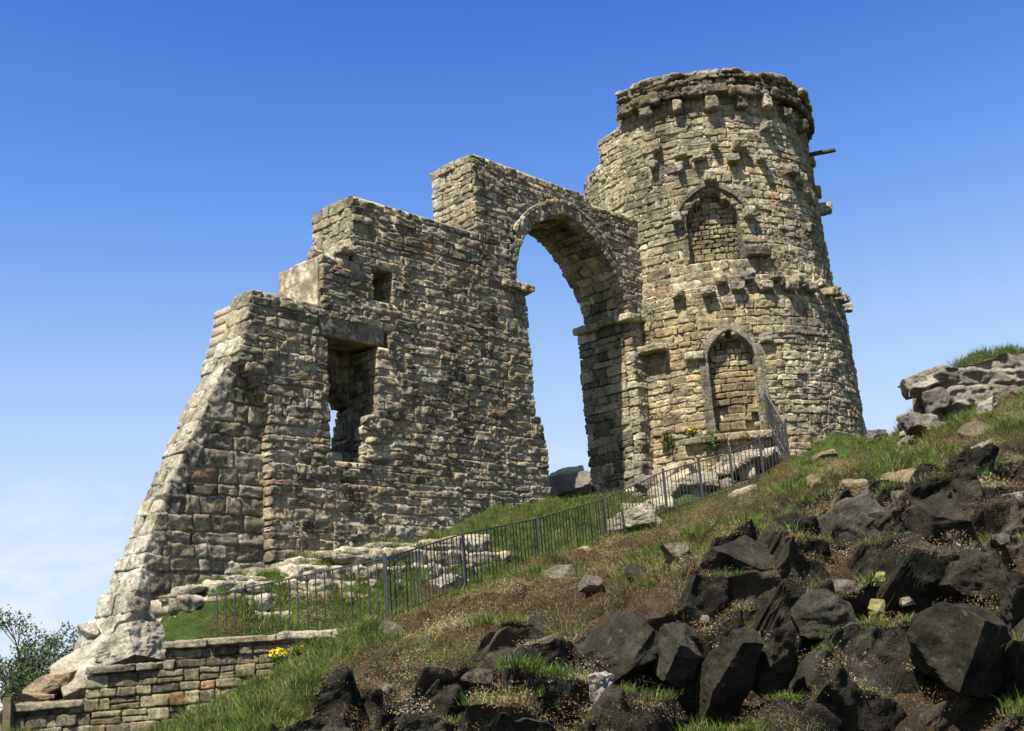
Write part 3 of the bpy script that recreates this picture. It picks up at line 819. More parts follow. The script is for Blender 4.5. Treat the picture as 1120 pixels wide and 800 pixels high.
    w, R, pth = opening('window', PW, .2, None, 0, 0, 0, 0, 0, 0)
    mould(w, pth, R, PW['c'], .2, .3, .02, (.17, .145, .105), 'jamb', skip=lambda u, z: False)
    hood = [(u * 1.22, z + .12) for u, z in pth if z > PW['spring'] + .12]
    mould(w, hood, R, PW['c'], .15, .24, .11, (.2, .17, .125), 'hood_mould')
    infill(w, PW, .17, .14, .34, .33, .3, .15)
    for u, z in ((-.95, PW['spring'] + .2), (1.0, PW['spring'] + .12), (0.05, PW['apex'] + .42)):
        m = Masonry(12); ph = PW['c'] + u / R; m.stone(TC + tdir(ph) * (R0(z) + .05) + Z * z, ttan(ph), Z, tdir(ph), (.16, .16, .24), .08, pick_tint(.4 if u else .1), 1.2)
        m.build('label_stop', w, B)
    m = Masonry(12); ph = PW['c'] + 1.12 / R
    m.stone(TC + tdir(ph) * (R + .02) + Z * 12.4, ttan(ph), Z, tdir(ph), (.36, .14, .3), .07, (.12, .1, .075), .8); m.build('sill_block', w, B)
    dw, R, pth = opening('doorway', PD, .26, None, 0, 0, 0, 0, 0, 0)
    mould(dw, pth, R, PD['c'], .25, .34, .06, (.27, .235, .17), 'surround')
    infill(dw, PD, .19, .22, .6, .30, .35, .05)
    m = Masonry(12)
    for x0, x1 in bricks(-1.5, .95, .5, .8):
        ph = PD['c'] + (x0 + x1) / 2 / R; m.stone(TC + tdir(ph) * (R0(7.1) - .06) + Z * 7.17, ttan(ph), Z, tdir(ph), ((x1 - x0) / 2, .1, .28), .05, pick_tint(.3, .3), .9)
    m.build('threshold', dw, B)
    for u, z, ww in ((.98, 9.83, .34), (-.95, 9.5, .5)):
        corbel(math.degrees(PD['c'] + u / R), z, ww, .24, .18, name='bracket')
    # ledge stone in the angle between tower and pier
    phd, z = on_tower(716, 383, 3.95); corbel(phd, z, .8, .2, .34, name='bracket')
    return root

def on_tower(x, y, R):
    d = ray(x, y); o = ORG - TC
    a = d[0] ** 2 + d[1] ** 2; b = 2 * (o[0] * d[0] + o[1] * d[1]); c = o[0] ** 2 + o[1] ** 2 - R * R
    k = (-b - math.sqrt(max(b * b - 4 * a * c, 0))) / (2 * a); p = ORG + d * k; q = p - TC
    return math.degrees(atan2(q @ TR, q @ TF)), float(p[2])
build_tower()

# ------------------------------------------------------------------ low retaining wall
def build_low_wall():
    a = at(14, 790, 17.3); b = at(396, 702, 17.6); a[2] = b[2] = 0
    L = np.linalg.norm(b - a); D = (b - a) / L; Nf = np.array([D[1], -D[0], 0])
    def zcap(u):
        x = u / L
        return np.interp(x, [0, .20, .205, .42, .425, 1.0], [1.59, 1.59, 2.03, 2.03, 2.31, 2.31])
    root = thing('retaining_wall', tuple(a + Z), 'low coursed stone retaining wall with stepped capping at the foot of the buttress', 'wall')
    B = np.array(root.location); ms = Masonry(10)
    def core(x0, x1, za, zb):
        q = [(x0, .05), (x1, .05), (x1, .5), (x0, .5)]; j = random.uniform(0, .01)
        ms.core([a + D * s - Nf * (t + j) + Z * (za - .01) for s, t in q] + [a + D * s - Nf * (t + j) + Z * (zb + .01) for s, t in q])
    face(ms, lambda g, z: (g >= 0) & (g < L) & (z < zcap(g) - .04), 0, L, 0.35, 2.31, lambda s, z: a + D * s + Z * z, lambda s, z: (D, Z, Nf), h=.145, lo=.2, hi=.44, depth=.3, core=core, light=lambda s, z: .02, r=.035, noise=.5, warm=.1)
    ms.build('masonry', root, B)
    cp_ = Masonry(12)
    for (x0, x1) in ((0, .2 * L), (.205 * L, .42 * L), (.425 * L, L)):
        for (y0, y1) in bricks(x0, x1, .5, 1.0):
            m = (y0 + y1) / 2; cp_.stone(a + D * m - Nf * .2 + Z * zcap(m), D, Z, Nf, ((y1 - y0) / 2 - .006, .055, .28), .03, pick_tint(.15), .7)
    cp_.build('capping', root, B)
    # the field wall beyond the timber post
    p0 = at(-60, 790, 17.6); p1 = at(2, 790, 17.4); p0[2] = p1[2] = 0; D2 = (p1 - p0) / np.linalg.norm(p1 - p0); N2 = np.array([D2[1], -D2[0], 0]); L2 = np.linalg.norm(p1 - p0)
    ms = Masonry(10)
    def core2(x0, x1, za, zb):
        q = [(x0, .05), (x1, .05), (x1, .4), (x0, .4)]
        ms.core([p0 + D2 * s - N2 * t + Z * (za - .01) for s, t in q] + [p0 + D2 * s - N2 * t + Z * (zb + .01) for s, t in q])
    face(ms, lambda g, z: (g >= 0) & (g < L2), 0, L2, .3, 1.60, lambda s, z: p0 + D2 * s + Z * z, lambda s, z: (D2, Z, N2), h=.17, lo=.22, hi=.5, depth=.3, core=core2, r=.04, light=lambda s, z: .2)
    o = ms.build('field_wall', None, tuple(p0)); tag(o, 'short end of rough stone field wall beside the timber post', 'wall')
    V0, F0 = GRID[5]; q = V0 * np.array([.055, .06, .75]); c = at(8.5, 800, 17.2); c[2] = 1.0
    o = new_mesh('timber_post', q + c, F0, MAT['timber'], base=tuple(c - Z * .75)); tag(o, 'mossy timber post at the left end of the low retaining wall', 'post')
build_low_wall()

# ------------------------------------------------------------------ iron railing
class Bars:
    def __init__(self): self.V = []; self.F = []; self.n = 0
    def bar(self, p, q, r, k=6, ry=None):
        p, q = np.asarray(p, float), np.asarray(q, float); d = q - p; d /= np.linalg.norm(d)
        a = np.cross(d, [0, 0, 1.0]) if abs(d[2]) < .9 else np.cross(d, [1.0, 0, 0]); a /= np.linalg.norm(a); b = np.cross(d, a)
        th = np.arange(k) * 2 * pi / k + pi / k
        ring = np.cos(th)[:, None] * a * r + np.sin(th)[:, None] * b * (ry or r)
        self.V += [p + x for x in ring] + [q + x for x in ring]; n = self.n
        self.F += [[n + i, n + (i + 1) % k, n + k + (i + 1) % k, n + k + i] for i in range(k)]
        self.F += [[n + 0, n + k - 1, n + k // 2, n + 1]] if False else []
        c0 = len(self.V); self.V += [p, q]
        self.F += [[n + (i + 1) % k, n + i, c0, c0] for i in range(k)] + [[n + k + i, n + k + (i + 1) % k, c0 + 1, c0 + 1] for i in range(k)]
        self.n = len(self.V)
    def build(self, name, mat, parent, base):
        F = np.array(self.F); t = F[:, 2] == F[:, 3]
        return new_mesh(name, np.array(self.V), [F[~t], F[t][:, :3]], mat, base=base, parent=parent)

def build_fence():
    root = thing('iron_railing', tuple(FENCE[3]), 'dark iron railing of thin upright bars climbing the slope to the tower doorway', 'railing')
    B = np.array(root.location); H = 1.0
    left = [np.array([FENCE[0][0] - 2.62, 18.0, 2.03])]
    end_p = at(864, 507, 30.25); far = at(842, 469, 31.25)
    pts = left + FENCE + [end_p]
    for i, (p, q) in enumerate(zip(pts[:-1], pts[1:])):
        m = Bars(); L = np.linalg.norm((q - p)[:2]); n = max(3, int(L / .128))
        for k in range(1, n):
            c = p + (q - p) * (k / n) + np.array([random.gauss(0, .004), random.gauss(0, .004), 0])
            lean = np.array([random.gauss(0, .006), random.gauss(0, .006), 0])
            m.bar(c - Z * .25, c + Z * (H - .02) + lean, .0100)
        m.bar(p + Z * (H - .03), q + Z * (H - .03), .013); m.bar(p + Z * .09, q + Z * .09, .012)
        m.build('bar_panel', MAT['iron'], root, B)
    for i, p in enumerate(pts):
        if i == 0: continue
        m = Bars(); m.bar(p - Z * .3, p + Z * (H + .03), .042, 4); m.bar(p + Z * (H + .03), p + Z * (H + .05), .03, 4)
        m.build('post', MAT['iron'], root, B)
    # the last length turns up the steps, seen nearly end on
    m = Bars(); p, q = end_p, far; L = np.linalg.norm((q - p)[:2]); n = 12
    for k in range(n + 1):
        c = p + (q - p) * (k / n); m.bar(c - Z * .2, c + Z * (H - .02), .013)
    m.bar(p + Z * (H - .01), q + Z * (H - .01), .024); m.bar(p + Z * .1, q + Z * .1, .018)
    m.build('bar_panel', MAT['iron'], root, B)
    m = Bars(); m.bar(far - Z * .3, far + Z * (H + .02), .04, 4); m.build('post', MAT['iron'], root, B)
build_fence()

# ------------------------------------------------------------------ boulders
DARK = (.034, .031, .0225); GREY = (.052, .048, .035); PALE = (.33, .29, .22); TAN = (.23, .17, .105); YEL = (.30, .26, .10)
def rock_mesh(dims, seed, n=22, cuts=9, rough=1.0):
    r = np.random.default_rng(seed); V0, F0 = GRID[n]
    p = V0 / np.maximum(np.linalg.norm(V0, axis=1, keepdims=True) ** .18, .1)
    for k in range(cuts):
        d = r.normal(size=3); d /= np.linalg.norm(d); o = r.uniform(.62, .98)
        e = p @ d - o; p = p - np.where(e > 0, e, 0)[:, None] * d
    p = p / np.abs(p).max(axis=0)
    q = p * np.asarray(dims)
    dn = p / np.linalg.norm(p, axis=1, keepdims=True); sc = min(dims) 
    off = r.uniform(0, 99, 3)
    q = q + dn * (rough * (.22 * sc * fbm(q * (1.1 / max(sc, .12)) + off, 4, 3) + .09 * sc * fbm(q * (3.2 / max(sc, .15)) + off, 7, 3)))[:, None]
    # bedding ledges
    q = q + dn * (rough * .05 * sc * (np.abs(vnoise(q * np.array([2.0, 2.0, 5.0]) / max(sc, .15) + off, 8)) - .4))[:, None]
    return q, F0

ROCKS = []; ROCKTOP = []; ROCKPX = []
def rock(x, y, w, h, col, label, seed, depth=.85, tilt=None, group=None, d=None, n=22, cuts=9, sink=0.0, cat='rock', name='boulder', lean=None):
    c = hit(x, y) if d is None else at(x, y, d)
    D = c[1]; dims = np.array([w * D / FPX / 2, w * depth * D / FPX / 2, h * D / FPX / 2]) * 1.06
    r = np.random.default_rng(seed + 500)
    q, F = rock_mesh(dims, seed, n, cuts)
    yaw = r.uniform(.15, .8) if max(col) < .1 and y > 540 else r.uniform(-.5, .5); tx = r.uniform(-.25, .25) if tilt is None else tilt
    ca, sa = cos(tx), sin(tx); q = np.c_[q[:, 0] * ca - q[:, 2] * sa, q[:, 1], q[:, 0] * sa + q[:, 2] * ca]
    ln = (r.uniform(.42, .80) if max(col) < .1 and y > 540 else 0.0) if lean is None else lean
    ca, sa = cos(ln), sin(ln); q = np.c_[q[:, 0], q[:, 1] * ca - q[:, 2] * sa, q[:, 1] * sa + q[:, 2] * ca]
    ca, sa = cos(yaw), sin(yaw); q = np.c_[q[:, 0] * ca - q[:, 1] * sa, q[:, 0] * sa + q[:, 1] * ca, q[:, 2]]
    c = c + (np.array([.1, -.12 - dims[1] * .25, .06]) if (d is None and max(col) < .1 and y > 540) else np.array([0, dims[1] * .25, -sink]))
    if (d is None and (max(col) >= .1 or w < 40)) or name == 'rubble_stone':       # small stones lie on top of the rough ground
        c[2] = max(c[2], float(height(c[None, :2])[0]) + dims[2] * .35 + (.05 if name == 'loose_stone' else 0))
    o = new_mesh(name, q, F, MAT['rock'], tint=np.tile(np.array(col) * r.uniform(.85, 1.2), (len(q), 1)), smooth=False, base=None)
    o.location = c; tag(o, label, cat, group); ROCKPX.append((x, y, w, h)); ROCKS.append((c, dims)); ROCKTOP.append((c + q, c[2] + dims[2] * .45, max(col) < .1 and d is None)); return o

R_ = rock

# ------------------------------------------------------------------ fractured rock faces
def cells2(u, v, s):
    """2-D cells: value triples, centre and distance to the border"""
    I, J = np.floor(u).astype(np.int64), np.floor(v).astype(np.int64)
    best = np.full(u.shape, 9e9); sec = best.copy(); cu = np.zeros(u.shape); cv = cu.copy(); ids = (I.copy(), J.copy()); z = np.zeros(u.shape, np.int64)
    for a in (-1, 0, 1):
        for b in (-1, 0, 1):
            ci, cj = I + a, J + b
            px = ci + .5 + .42 * _hash(ci, cj, z, s); py = cj + .5 + .38 * _hash(ci, cj, z + 1, s)
            d = np.maximum(np.abs(u - px) * .9, np.abs(v - py)) * .6 + .4 * np.hypot(u - px, v - py); m = d < best
            sec = np.where(m, best, np.minimum(sec, d)); cu = np.where(m, px, cu); cv = np.where(m, py, cv)
            ids = (np.where(m, ci, ids[0]), np.where(m, cj, ids[1])); best = np.where(m, d, best)
    h = [_hash(ids[0], ids[1], z + k, s) for k in (2, 3, 4, 5)]
    return h, cu, cv, sec - best

def rock_face(us, zs, base, wid, hei, lean, yaw, seed, jut, tints, rough=1.0):
    """a cliff of jointed blocks over the surface base(u, z) -> (point, outward normal). Each block is one
    leaning facet, so it overhangs below and leaves a ledge on top"""
    Ug, Zg = np.meshgrid(us, zs); P0, Nn = base(Ug, Zg)
    w = .16 * np.stack([vnoise(P0 * 1.5, seed), vnoise(P0 * 1.5, seed + 1)])
    skew = .22 * Zg
    def level(wd, hg, sd, amp):
        a, b = (Ug + skew + w[0]) / wd, (Zg + .25 * (Ug - us[0]) * .3 + w[1]) / hg
        h, cu, cv, e = cells2(a, b, sd); return h, (a - cu) * wd, (b - cv) * hg, e
    h, du, dv, e = level(wid, hei, seed, 1)
    ln = lean[0] + (lean[1] - lean[0]) * (.5 + .5 * h[0]); yw = yaw[0] + (yaw[1] - yaw[0]) * (.5 + .5 * h[1])
    # undo the base slope inside a block, then lean it outwards
    Pc, _ = base(Ug - du, Zg - dv); back = ((P0 - Pc) * Nn).sum(-1)
    d = -back + ln * dv - yw * du + jut * h[2]
    h2, du2, dv2, e2 = level(wid * .42, hei * .45, seed + 9, 1)
    d = d + .16 * jut * h2[2] + .30 * dv2 * h2[0] - .30 * du2 * h2[1]
    d = d - .20 * np.clip(1 - e / .09, 0, 1) ** .7 * (.5 + .9 * (h[3] > 0)) - .06 * np.clip(1 - e2 / .08, 0, 1)
    for _ in range(2):                                        # weathered arrises
        q = np.pad(d, 1, mode='edge'); d = (q[1:-1, 1:-1] * 2 + q[:-2, 1:-1] + q[2:, 1:-1] + q[1:-1, :-2] + q[1:-1, 2:]) / 6
    P = P0 + Nn * d[..., None]
    nz = rough * (.075 * fbm(P * 1.9, seed + 3, 4) + .035 * fbm(P * 6.5, seed + 4, 3))
    P = P + Nn * nz[..., None] + np.stack([.03 * vnoise(P * 5, seed + 5), 0 * d, .03 * vnoise(P * 5, seed + 6)], -1)
    T = np.array(tints)[((.5 + .499 * h[3]) * len(tints)).astype(int)] * (1 + .25 * h2[3])[..., None]
    return P, T

def grid_faces(n, m):
    i = np.arange(m - 1)[None] + (np.arange(n - 1) * m)[:, None]
    return np.stack([i, i + 1, i + 1 + m, i + m], -1).reshape(-1, 4)

LEDGES = []
def build_crag():
    xs = np.arange(-2.8, 9.8, .029); cols = np.arange(-3.8, 11.0, .2); yy = np.arange(8.6, 27, .06)
    vs_ = np.arange(1.2, 15.5, .029); vt = np.arange(0, 20, .05)
    ty = np.empty((len(cols), len(vt))); tz = ty.copy(); lim = np.empty(len(cols))
    for i, x in enumerate(cols):
        hs = height_s(np.c_[np.full(len(yy), x), yy]); v = np.r_[0, np.cumsum(np.hypot(.06, np.diff(hs)))]
        ty[i] = np.interp(vt, v, yy); tz[i] = np.interp(vt, v, hs)
        yl = float(np.interp(x, EDGE[:, 0], EDGE[:, 1])) + .55 * float(vnoise(np.array([x * .9, 3.3, 0]), 71)) + .35 * float(vnoise(np.array([x * 2.3, 1.3, 0]), 72))
        lim[i] = float(np.interp(yl, yy, v))
    def look(tb, x, v):
        fi = np.clip((x - cols[0]) / .2, 0, len(cols) - 1.001); fj = np.clip(v / .05, 0, len(vt) - 1.001)
        i, j = fi.astype(int), fj.astype(int); a, b = fi - i, fj - j
        return (tb[i, j] * (1 - a) + tb[i + 1, j] * a) * (1 - b) + (tb[i, j + 1] * (1 - a) + tb[i + 1, j + 1] * a) * b
    nv = np.array([.16, -.86, .48]); nv /= np.linalg.norm(nv)
    def base(x, v):
        return np.stack([x, look(ty, x, v), look(tz, x, v)], -1) - nv * .12, np.broadcast_to(nv, x.shape + (3,))
    P, T = rock_face(xs, vs_, base, .78, .80, (.35, 1.10), (-.42, .62), 401, .33, [DARK, DARK, GREY, (.046, .041, .029), (.075, .063, .043)])
    L = np.interp(xs, cols, lim)[None] + .30 * fbm(P * .9, 75, 3)
    over = np.clip(vs_[:, None] - L, 0, 9); P[..., 2] -= np.minimum(over * 1.3, 1.5); P[..., 1] += np.minimum(over, .5)
    o = new_mesh('rock_crag', P.reshape(-1, 3), grid_faces(len(vs_), len(xs)), MAT['rock'], tint=T.reshape(-1, 3), smooth=False)
    tag(o, 'steep dark fractured crag with ledges and deep clefts filling the lower right foreground', 'crag')
    e1 = np.gradient(P, axis=0); e2 = np.gradient(P, axis=1); nr = np.cross(e2, e1); nr /= np.linalg.norm(nr, axis=-1, keepdims=True) + 1e-9
    LEDGES.append(P[(nr[..., 2] > .72) & (over <= 0)])

def build_knoll():
    pl = [at(985, 470, 27.0), at(984, 470, 25.0), at(990, 470, 23.7), at(1012, 468, 23.2), at(1050, 460, 23.2), at(1090, 455, 23.1), at(1150, 455, 22.6)]
    pl = np.array(pl)[:, :2]; dl = np.r_[0, np.cumsum(np.hypot(*np.diff(pl, axis=0).T))]
    us = np.arange(0, dl[-1], .03)
    def top(u): return np.interp(u, dl, [5.7, 6.1, 6.45, 6.7, 6.8, 6.9, 6.95])
    zs = np.arange(4.6, 7.9, .025)
    def base(u, z):
        u = np.clip(u, 0, dl[-1])
        x, y = np.interp(u, dl, pl[:, 0]), np.interp(u, dl, pl[:, 1])
        x1, y1 = np.interp(u + .3, dl, pl[:, 0]), np.interp(u + .3, dl, pl[:, 1]); x0, y0 = np.interp(u - .3, dl, pl[:, 0]), np.interp(u - .3, dl, pl[:, 1])
        l = np.maximum(np.hypot(x1 - x0, y1 - y0), 1e-6); n = np.stack([(y1 - y0) / l, -(x1 - x0) / l, 0 * l], -1)
        ov = np.clip(z - top(u), 0, 3)
        p = np.stack([x, y, z - ov * .8], -1) - n * (ov * 1.7 + np.clip(z - top(u) + .5, 0, .5) ** 2 * .8)[..., None]
        return p, n
    P, T = rock_face(us, zs, base, .85, .42, (-.25, .25), (-.4, .4), 521, .17, [(.21, .19, .145), (.25, .225, .17), (.29, .26, .2), (.17, .152, .115)], .8)
    o = new_mesh('rock_knoll', P.reshape(-1, 3), grid_faces(len(zs), len(us)), MAT['rock'], tint=T.reshape(-1, 3), smooth=False)
    tag(o, 'broad grey craggy knoll with a grassy top at the right edge, beyond the turf slope', 'crag')
build_crag(); build_knoll()

R_(794, 632, 84, 60, DARK, 'large dark wedge-shaped boulder with a tan sunlit top, on the heather below the upper railing', 1, tilt=.2)
R_(671, 720, 86, 56, DARK, 'long dark grey boulder leaning left beside the white-flecked rock', 2, tilt=.35)
R_(733, 726, 58, 64, GREY, 'square-faced grey block, topmost of the steep crag at bottom centre', 3, cuts=6)
R_(638, 762, 54, 54, (.30, .28, .23), 'boulder flecked with white lichen at the bottom of the crag', 4)
R_(781, 745, 46, 100, DARK, 'tall narrow dark slab standing on the crag right of the square-faced block', 6, cuts=7)
R_(572, 701, 44, 22, DARK, 'flat dark slab poking out of the brown heather', 7, tilt=.2)
R_(584, 716, 48, 24, (.16, .13, .09), 'brown-grey slab tilted under the flat dark slab', 8, tilt=.35)
R_(838, 728, 42, 76, DARK, 'tall dark rock column beside a deep cleft right of bottom centre', 13, cuts=7)
R_(942, 578, 76, 66, (.11, .10, .075), 'big slanting slab with a lichened sunlit face below the brown bank', 15, tilt=.5, cuts=7)
R_(1004, 585, 80, 66, DARK, 'massive black cliff block right of the slanting slab', 16, cuts=7)
R_(914, 650, 46, 28, (.14, .11, .08), 'rounded rock with a brown turf top', 21)
R_(887, 684, 56, 52, GREY, 'grey wedge of rock with a lit top left of the heather clump', 22, tilt=.35)
R_(1042, 640, 72, 50, DARK, 'flat-topped dark block with a pale ledge, right of the yellow stones', 23, cuts=7)
R_(1034, 725, 92, 92, DARK, 'huge black boulder jutting from the lower right of the crag', 25, cuts=10, n=22)
R_(1106, 668, 46, 78, GREY, 'tall grey block at the right edge of the picture', 29)
R_(956, 667, 18, 22, YEL, 'small yellow lichened stone, the larger of two on the crag', 35, cuts=6)
R_(962, 631, 13, 11, YEL, 'tiny yellow stone above the larger yellow one', 36)
R_(997, 658, 22, 12, PALE, 'pale chip of stone between the yellow stone and the flat-topped block', 37)
R_(1081, 508, 34, 12, (.24, .23, .19), 'pale flat ledge stone in the right-hand turf slope', 38)
R_(1085, 470, 24, 26, PALE, 'small white knob of rock on the right-hand turf slope', 39)
R_(1110, 546, 34, 18, (.30, .28, .22), 'pale slab at the right edge on the turf slope', 41)
R_(1072, 494, 34, 26, (.17, .13, .09), 'brown weathered rock below the white knob', 42)
R_(985, 526, 48, 20, TAN, 'tan slab, lower of those along the top of the brown bank', 43)
R_(903, 506, 28, 11, TAN, 'short tan stone at the left of the brown bank top', 45)
R_(957, 478, 24, 14, (.15, .135, .11), 'grey stone on the skyline just right of the tower foot', 46)
R_(982, 478, 16, 9, PALE, 'white stone on the skyline left of the knoll', 47)
R_(696, 580, 52, 26, (.38, .33, .235), 'smooth pale boulder lying against the railing', 49, cuts=5, tilt=.3)
R_(640, 620, 18, 9, TAN, 'small tan stone in the grass below the railing', 50)
R_(810, 544, 32, 11, (.36, .31, .22), 'pale slab at the foot of the upper railing', 51, tilt=.35)
R_(1018, 414, 56, 20, (.33, .295, .225), 'white sunlit cap stone sloping over the left end of the right-hand knoll', 104, d=24.2, cuts=7, tilt=.15, depth=1.2)
R_(1000, 466, 26, 22, (.17, .155, .12), 'small grey stone at the left foot of the right-hand knoll', 106, d=23.0, cuts=7, depth=1.0)
# foot of the buttress, arch floor, pier rubble
for i, (x, y, w, h, col, lb, dd, tl) in enumerate([
    (112, 712, 104, 46, (.45, .40, .31), 'big white rendered rock sloping from the buttress foot', 19.4, .4),
    (140, 712, 56, 46, (.41, .365, .275), 'smooth whitish block under the buttress front corner', 19.0, .3),
    (62, 748, 64, 24, (.33, .25, .16), 'brown slab sloping to the left end of the low wall', 18.6, .3),
    (88, 738, 50, 28, (.50, .44, .34), 'cream rubble stone above the low wall step', 18.6, .35),
    (40, 764, 40, 16, (.30, .22, .14), 'small brown stone at the tip of the buttress foot', 18.4, .2),
    (82, 757, 30, 22, (.42, .36, .27), 'cream stone jammed behind the low wall capping', 18.2, .3),
    (97, 691, 22, 16, (.45, .41, .33), 'square stone jutting from the outer edge of the buttress', 19.9, .0),
    (617, 534, 54, 26, (.20, .18, .14), 'dark boulder standing in the archway', 30.6, .1),
    (633, 533, 34, 24, (.14, .125, .1), 'dark rock against the foot of the arch pier', 31.0, .1),
    (618, 520, 36, 14, (.36, .41, .32), 'white stone lying on the archway boulder', 30.9, .1),
    (729, 520, 28, 18, (.33, .28, .2), 'pale rubble stone at the pier foot', 30.8, .2),
    (748, 514, 30, 16, (.30, .25, .17), 'rubble stone in the angle of pier and tower', 31.0, .1),
    (704, 530, 26, 16, (.28, .23, .16), 'brown rubble stone left of the pale one at the pier foot', 30.6, .1)]):
    R_(x, y, w, h, col, lb, 140 + i, d=dd, tilt=tl, depth=1.0, cuts=5 if i < 2 else 7, n=22 if i < 2 else 18)
# pale footing rocks behind the railing
for i, (x, y, w, h, col, lb, dd) in enumerate([
    (490, 640, 50, 26, (.45, .40, .31), 'low pale rock just behind the second railing post', 23.2),
    (700, 560, 40, 16, (.37, .32, .235), 'white slab behind the pale boulder at the railing', 28.6),
    (760, 530, 50, 22, (.35, .31, .23), 'pale step of rock behind the upper railing', 30.2),
    (800, 512, 50, 20, (.34, .30, .21), 'pale rock step under the doorway', 30.6)]):
    R_(x, y, w, h, col, lb, 180 + i, d=dd, depth=1.0, cuts=6, tilt=-.02)
# small stones lying about, alike
GX = [(430, 700), (468, 716), (520, 740), (545, 726), (610, 660), (652, 668), (690, 660), (730, 655), (770, 680), (860, 545), (820, 590), (905, 540), (990, 545), (1000, 610), (975, 690), (1080, 560), (1095, 590), (905, 720), (810, 610), (745, 640), (580, 660), (420, 760), (850, 620), (930, 540), (1035, 600), (985, 640)]
for i, (x, y) in enumerate(GX):
    if i in (7, 10, 17, 18, 22, 24, 25): continue
    R_(x + random.uniform(-6, 6), y + random.uniform(-5, 5), random.uniform(14, 32), random.uniform(9, 20), random.choice([GREY, TAN, (.14, .12, .09), (.17, .14, .10)]), 'small loose stone lying in the brown heather', 300 + i, group='small loose stones in the heather', n=10, cuts=6, name='loose_stone', cat='stone')

# rubble behind the upper railing
for k in range(16):
    x = random.uniform(705, 845); y = 560 - (x - 705) * .33 + random.uniform(-22, 2)
    if k in (1, 4, 5, 15): continue
    R_(x, y, random.uniform(18, 40), random.uniform(12, 24), random.choice([(.40, .345, .24), (.34, .285, .19), (.45, .395, .29)]), 'pale rubble stone lying behind the upper railing below the doorway', 1900 + k, group='pale rubble behind the upper railing', name='rubble_stone', cat='stone', n=12, cuts=7, d=30.2 if x > 730 else 29.4, depth=1.0)

# ------------------------------------------------------------------ plants
def blades(P, hgt, lean, wid, cols, name, label):
    """P roots (n,3), one bent blade each"""
    n = len(P); a = rng.uniform(0, 2 * pi, n)
    dirv = lean
    side = np.c_[np.cos(a), np.sin(a), np.zeros(n)] * wid[:, None]
    up = np.c_[np.zeros((n, 2)), hgt]
    mid = P + up * .55 + dirv * .3; tip = P + up + dirv
    V = np.stack([P - side, P + side, mid + side * .7, mid - side * .7, tip], 1).reshape(-1, 3)
    b = np.arange(n)[:, None] * 5
    o = new_mesh(name, V, [np.c_[b, b + 1, b + 2, b + 3], np.c_[b + 3, b + 2, b + 4]], MAT['grass'], tint=np.repeat(cols, 5, 0))
    tag(o, label, 'grass' if 'grass' in name else 'heather', None, 'stuff'); return o

def scatter(n):
    """candidate tuft sites over the part of the hill in view"""
    y = 8 + 24.5 * rng.random(n) ** .85; x = (rng.random(n) * 2 - 1) * (y * .45 + .8)
    XY = np.c_[x, y]; h = np.concatenate([height(XY[i:i + 30000]) for i in range(0, n, 30000)])
    P = np.c_[XY, h]
    px, py = image_xy(P); ok = (px > -30) & (px < 1150) & (py > 380) & (py < 835)
    st = P[:, :2] - W0[:2]; s = st @ U[:2]; t = st @ N[:2]
    ok &= ~((t < .12) & (s < 3.4) & (s > -13.5)) & (np.hypot(P[:, 0] - TC[0], P[:, 1] - TC[1]) > 4.0) & (t > -1)
    ok &= ~((P[:, 1] > 17.2) & (P[:, 0] < -5.2))
    return P[ok]

def leaf_cloud(C, R, n, size, cols, shell=.35):
    d = rng.normal(size=(n, 3)); d /= np.linalg.norm(d, axis=1, keepdims=True)
    p = C + d * (np.asarray(R) * (rng.random((n, 1)) ** shell))
    a = rng.normal(size=(n, 3)); a /= np.linalg.norm(a, axis=1, keepdims=True); b = np.cross(a, rng.normal(size=(n, 3))); b /= np.linalg.norm(b, axis=1, keepdims=True)
    s = size * rng.uniform(.6, 1.3, (n, 1))
    V = np.stack([p - a * s, p - b * s * .45, p + a * s, p + b * s * .45], 1).reshape(-1, 3)
    col = np.array(cols)[rng.integers(0, len(cols), n)] * rng.uniform(.7, 1.3, (n, 1))
    return V, np.arange(4 * n).reshape(-1, 4), np.repeat(col, 4, 0)

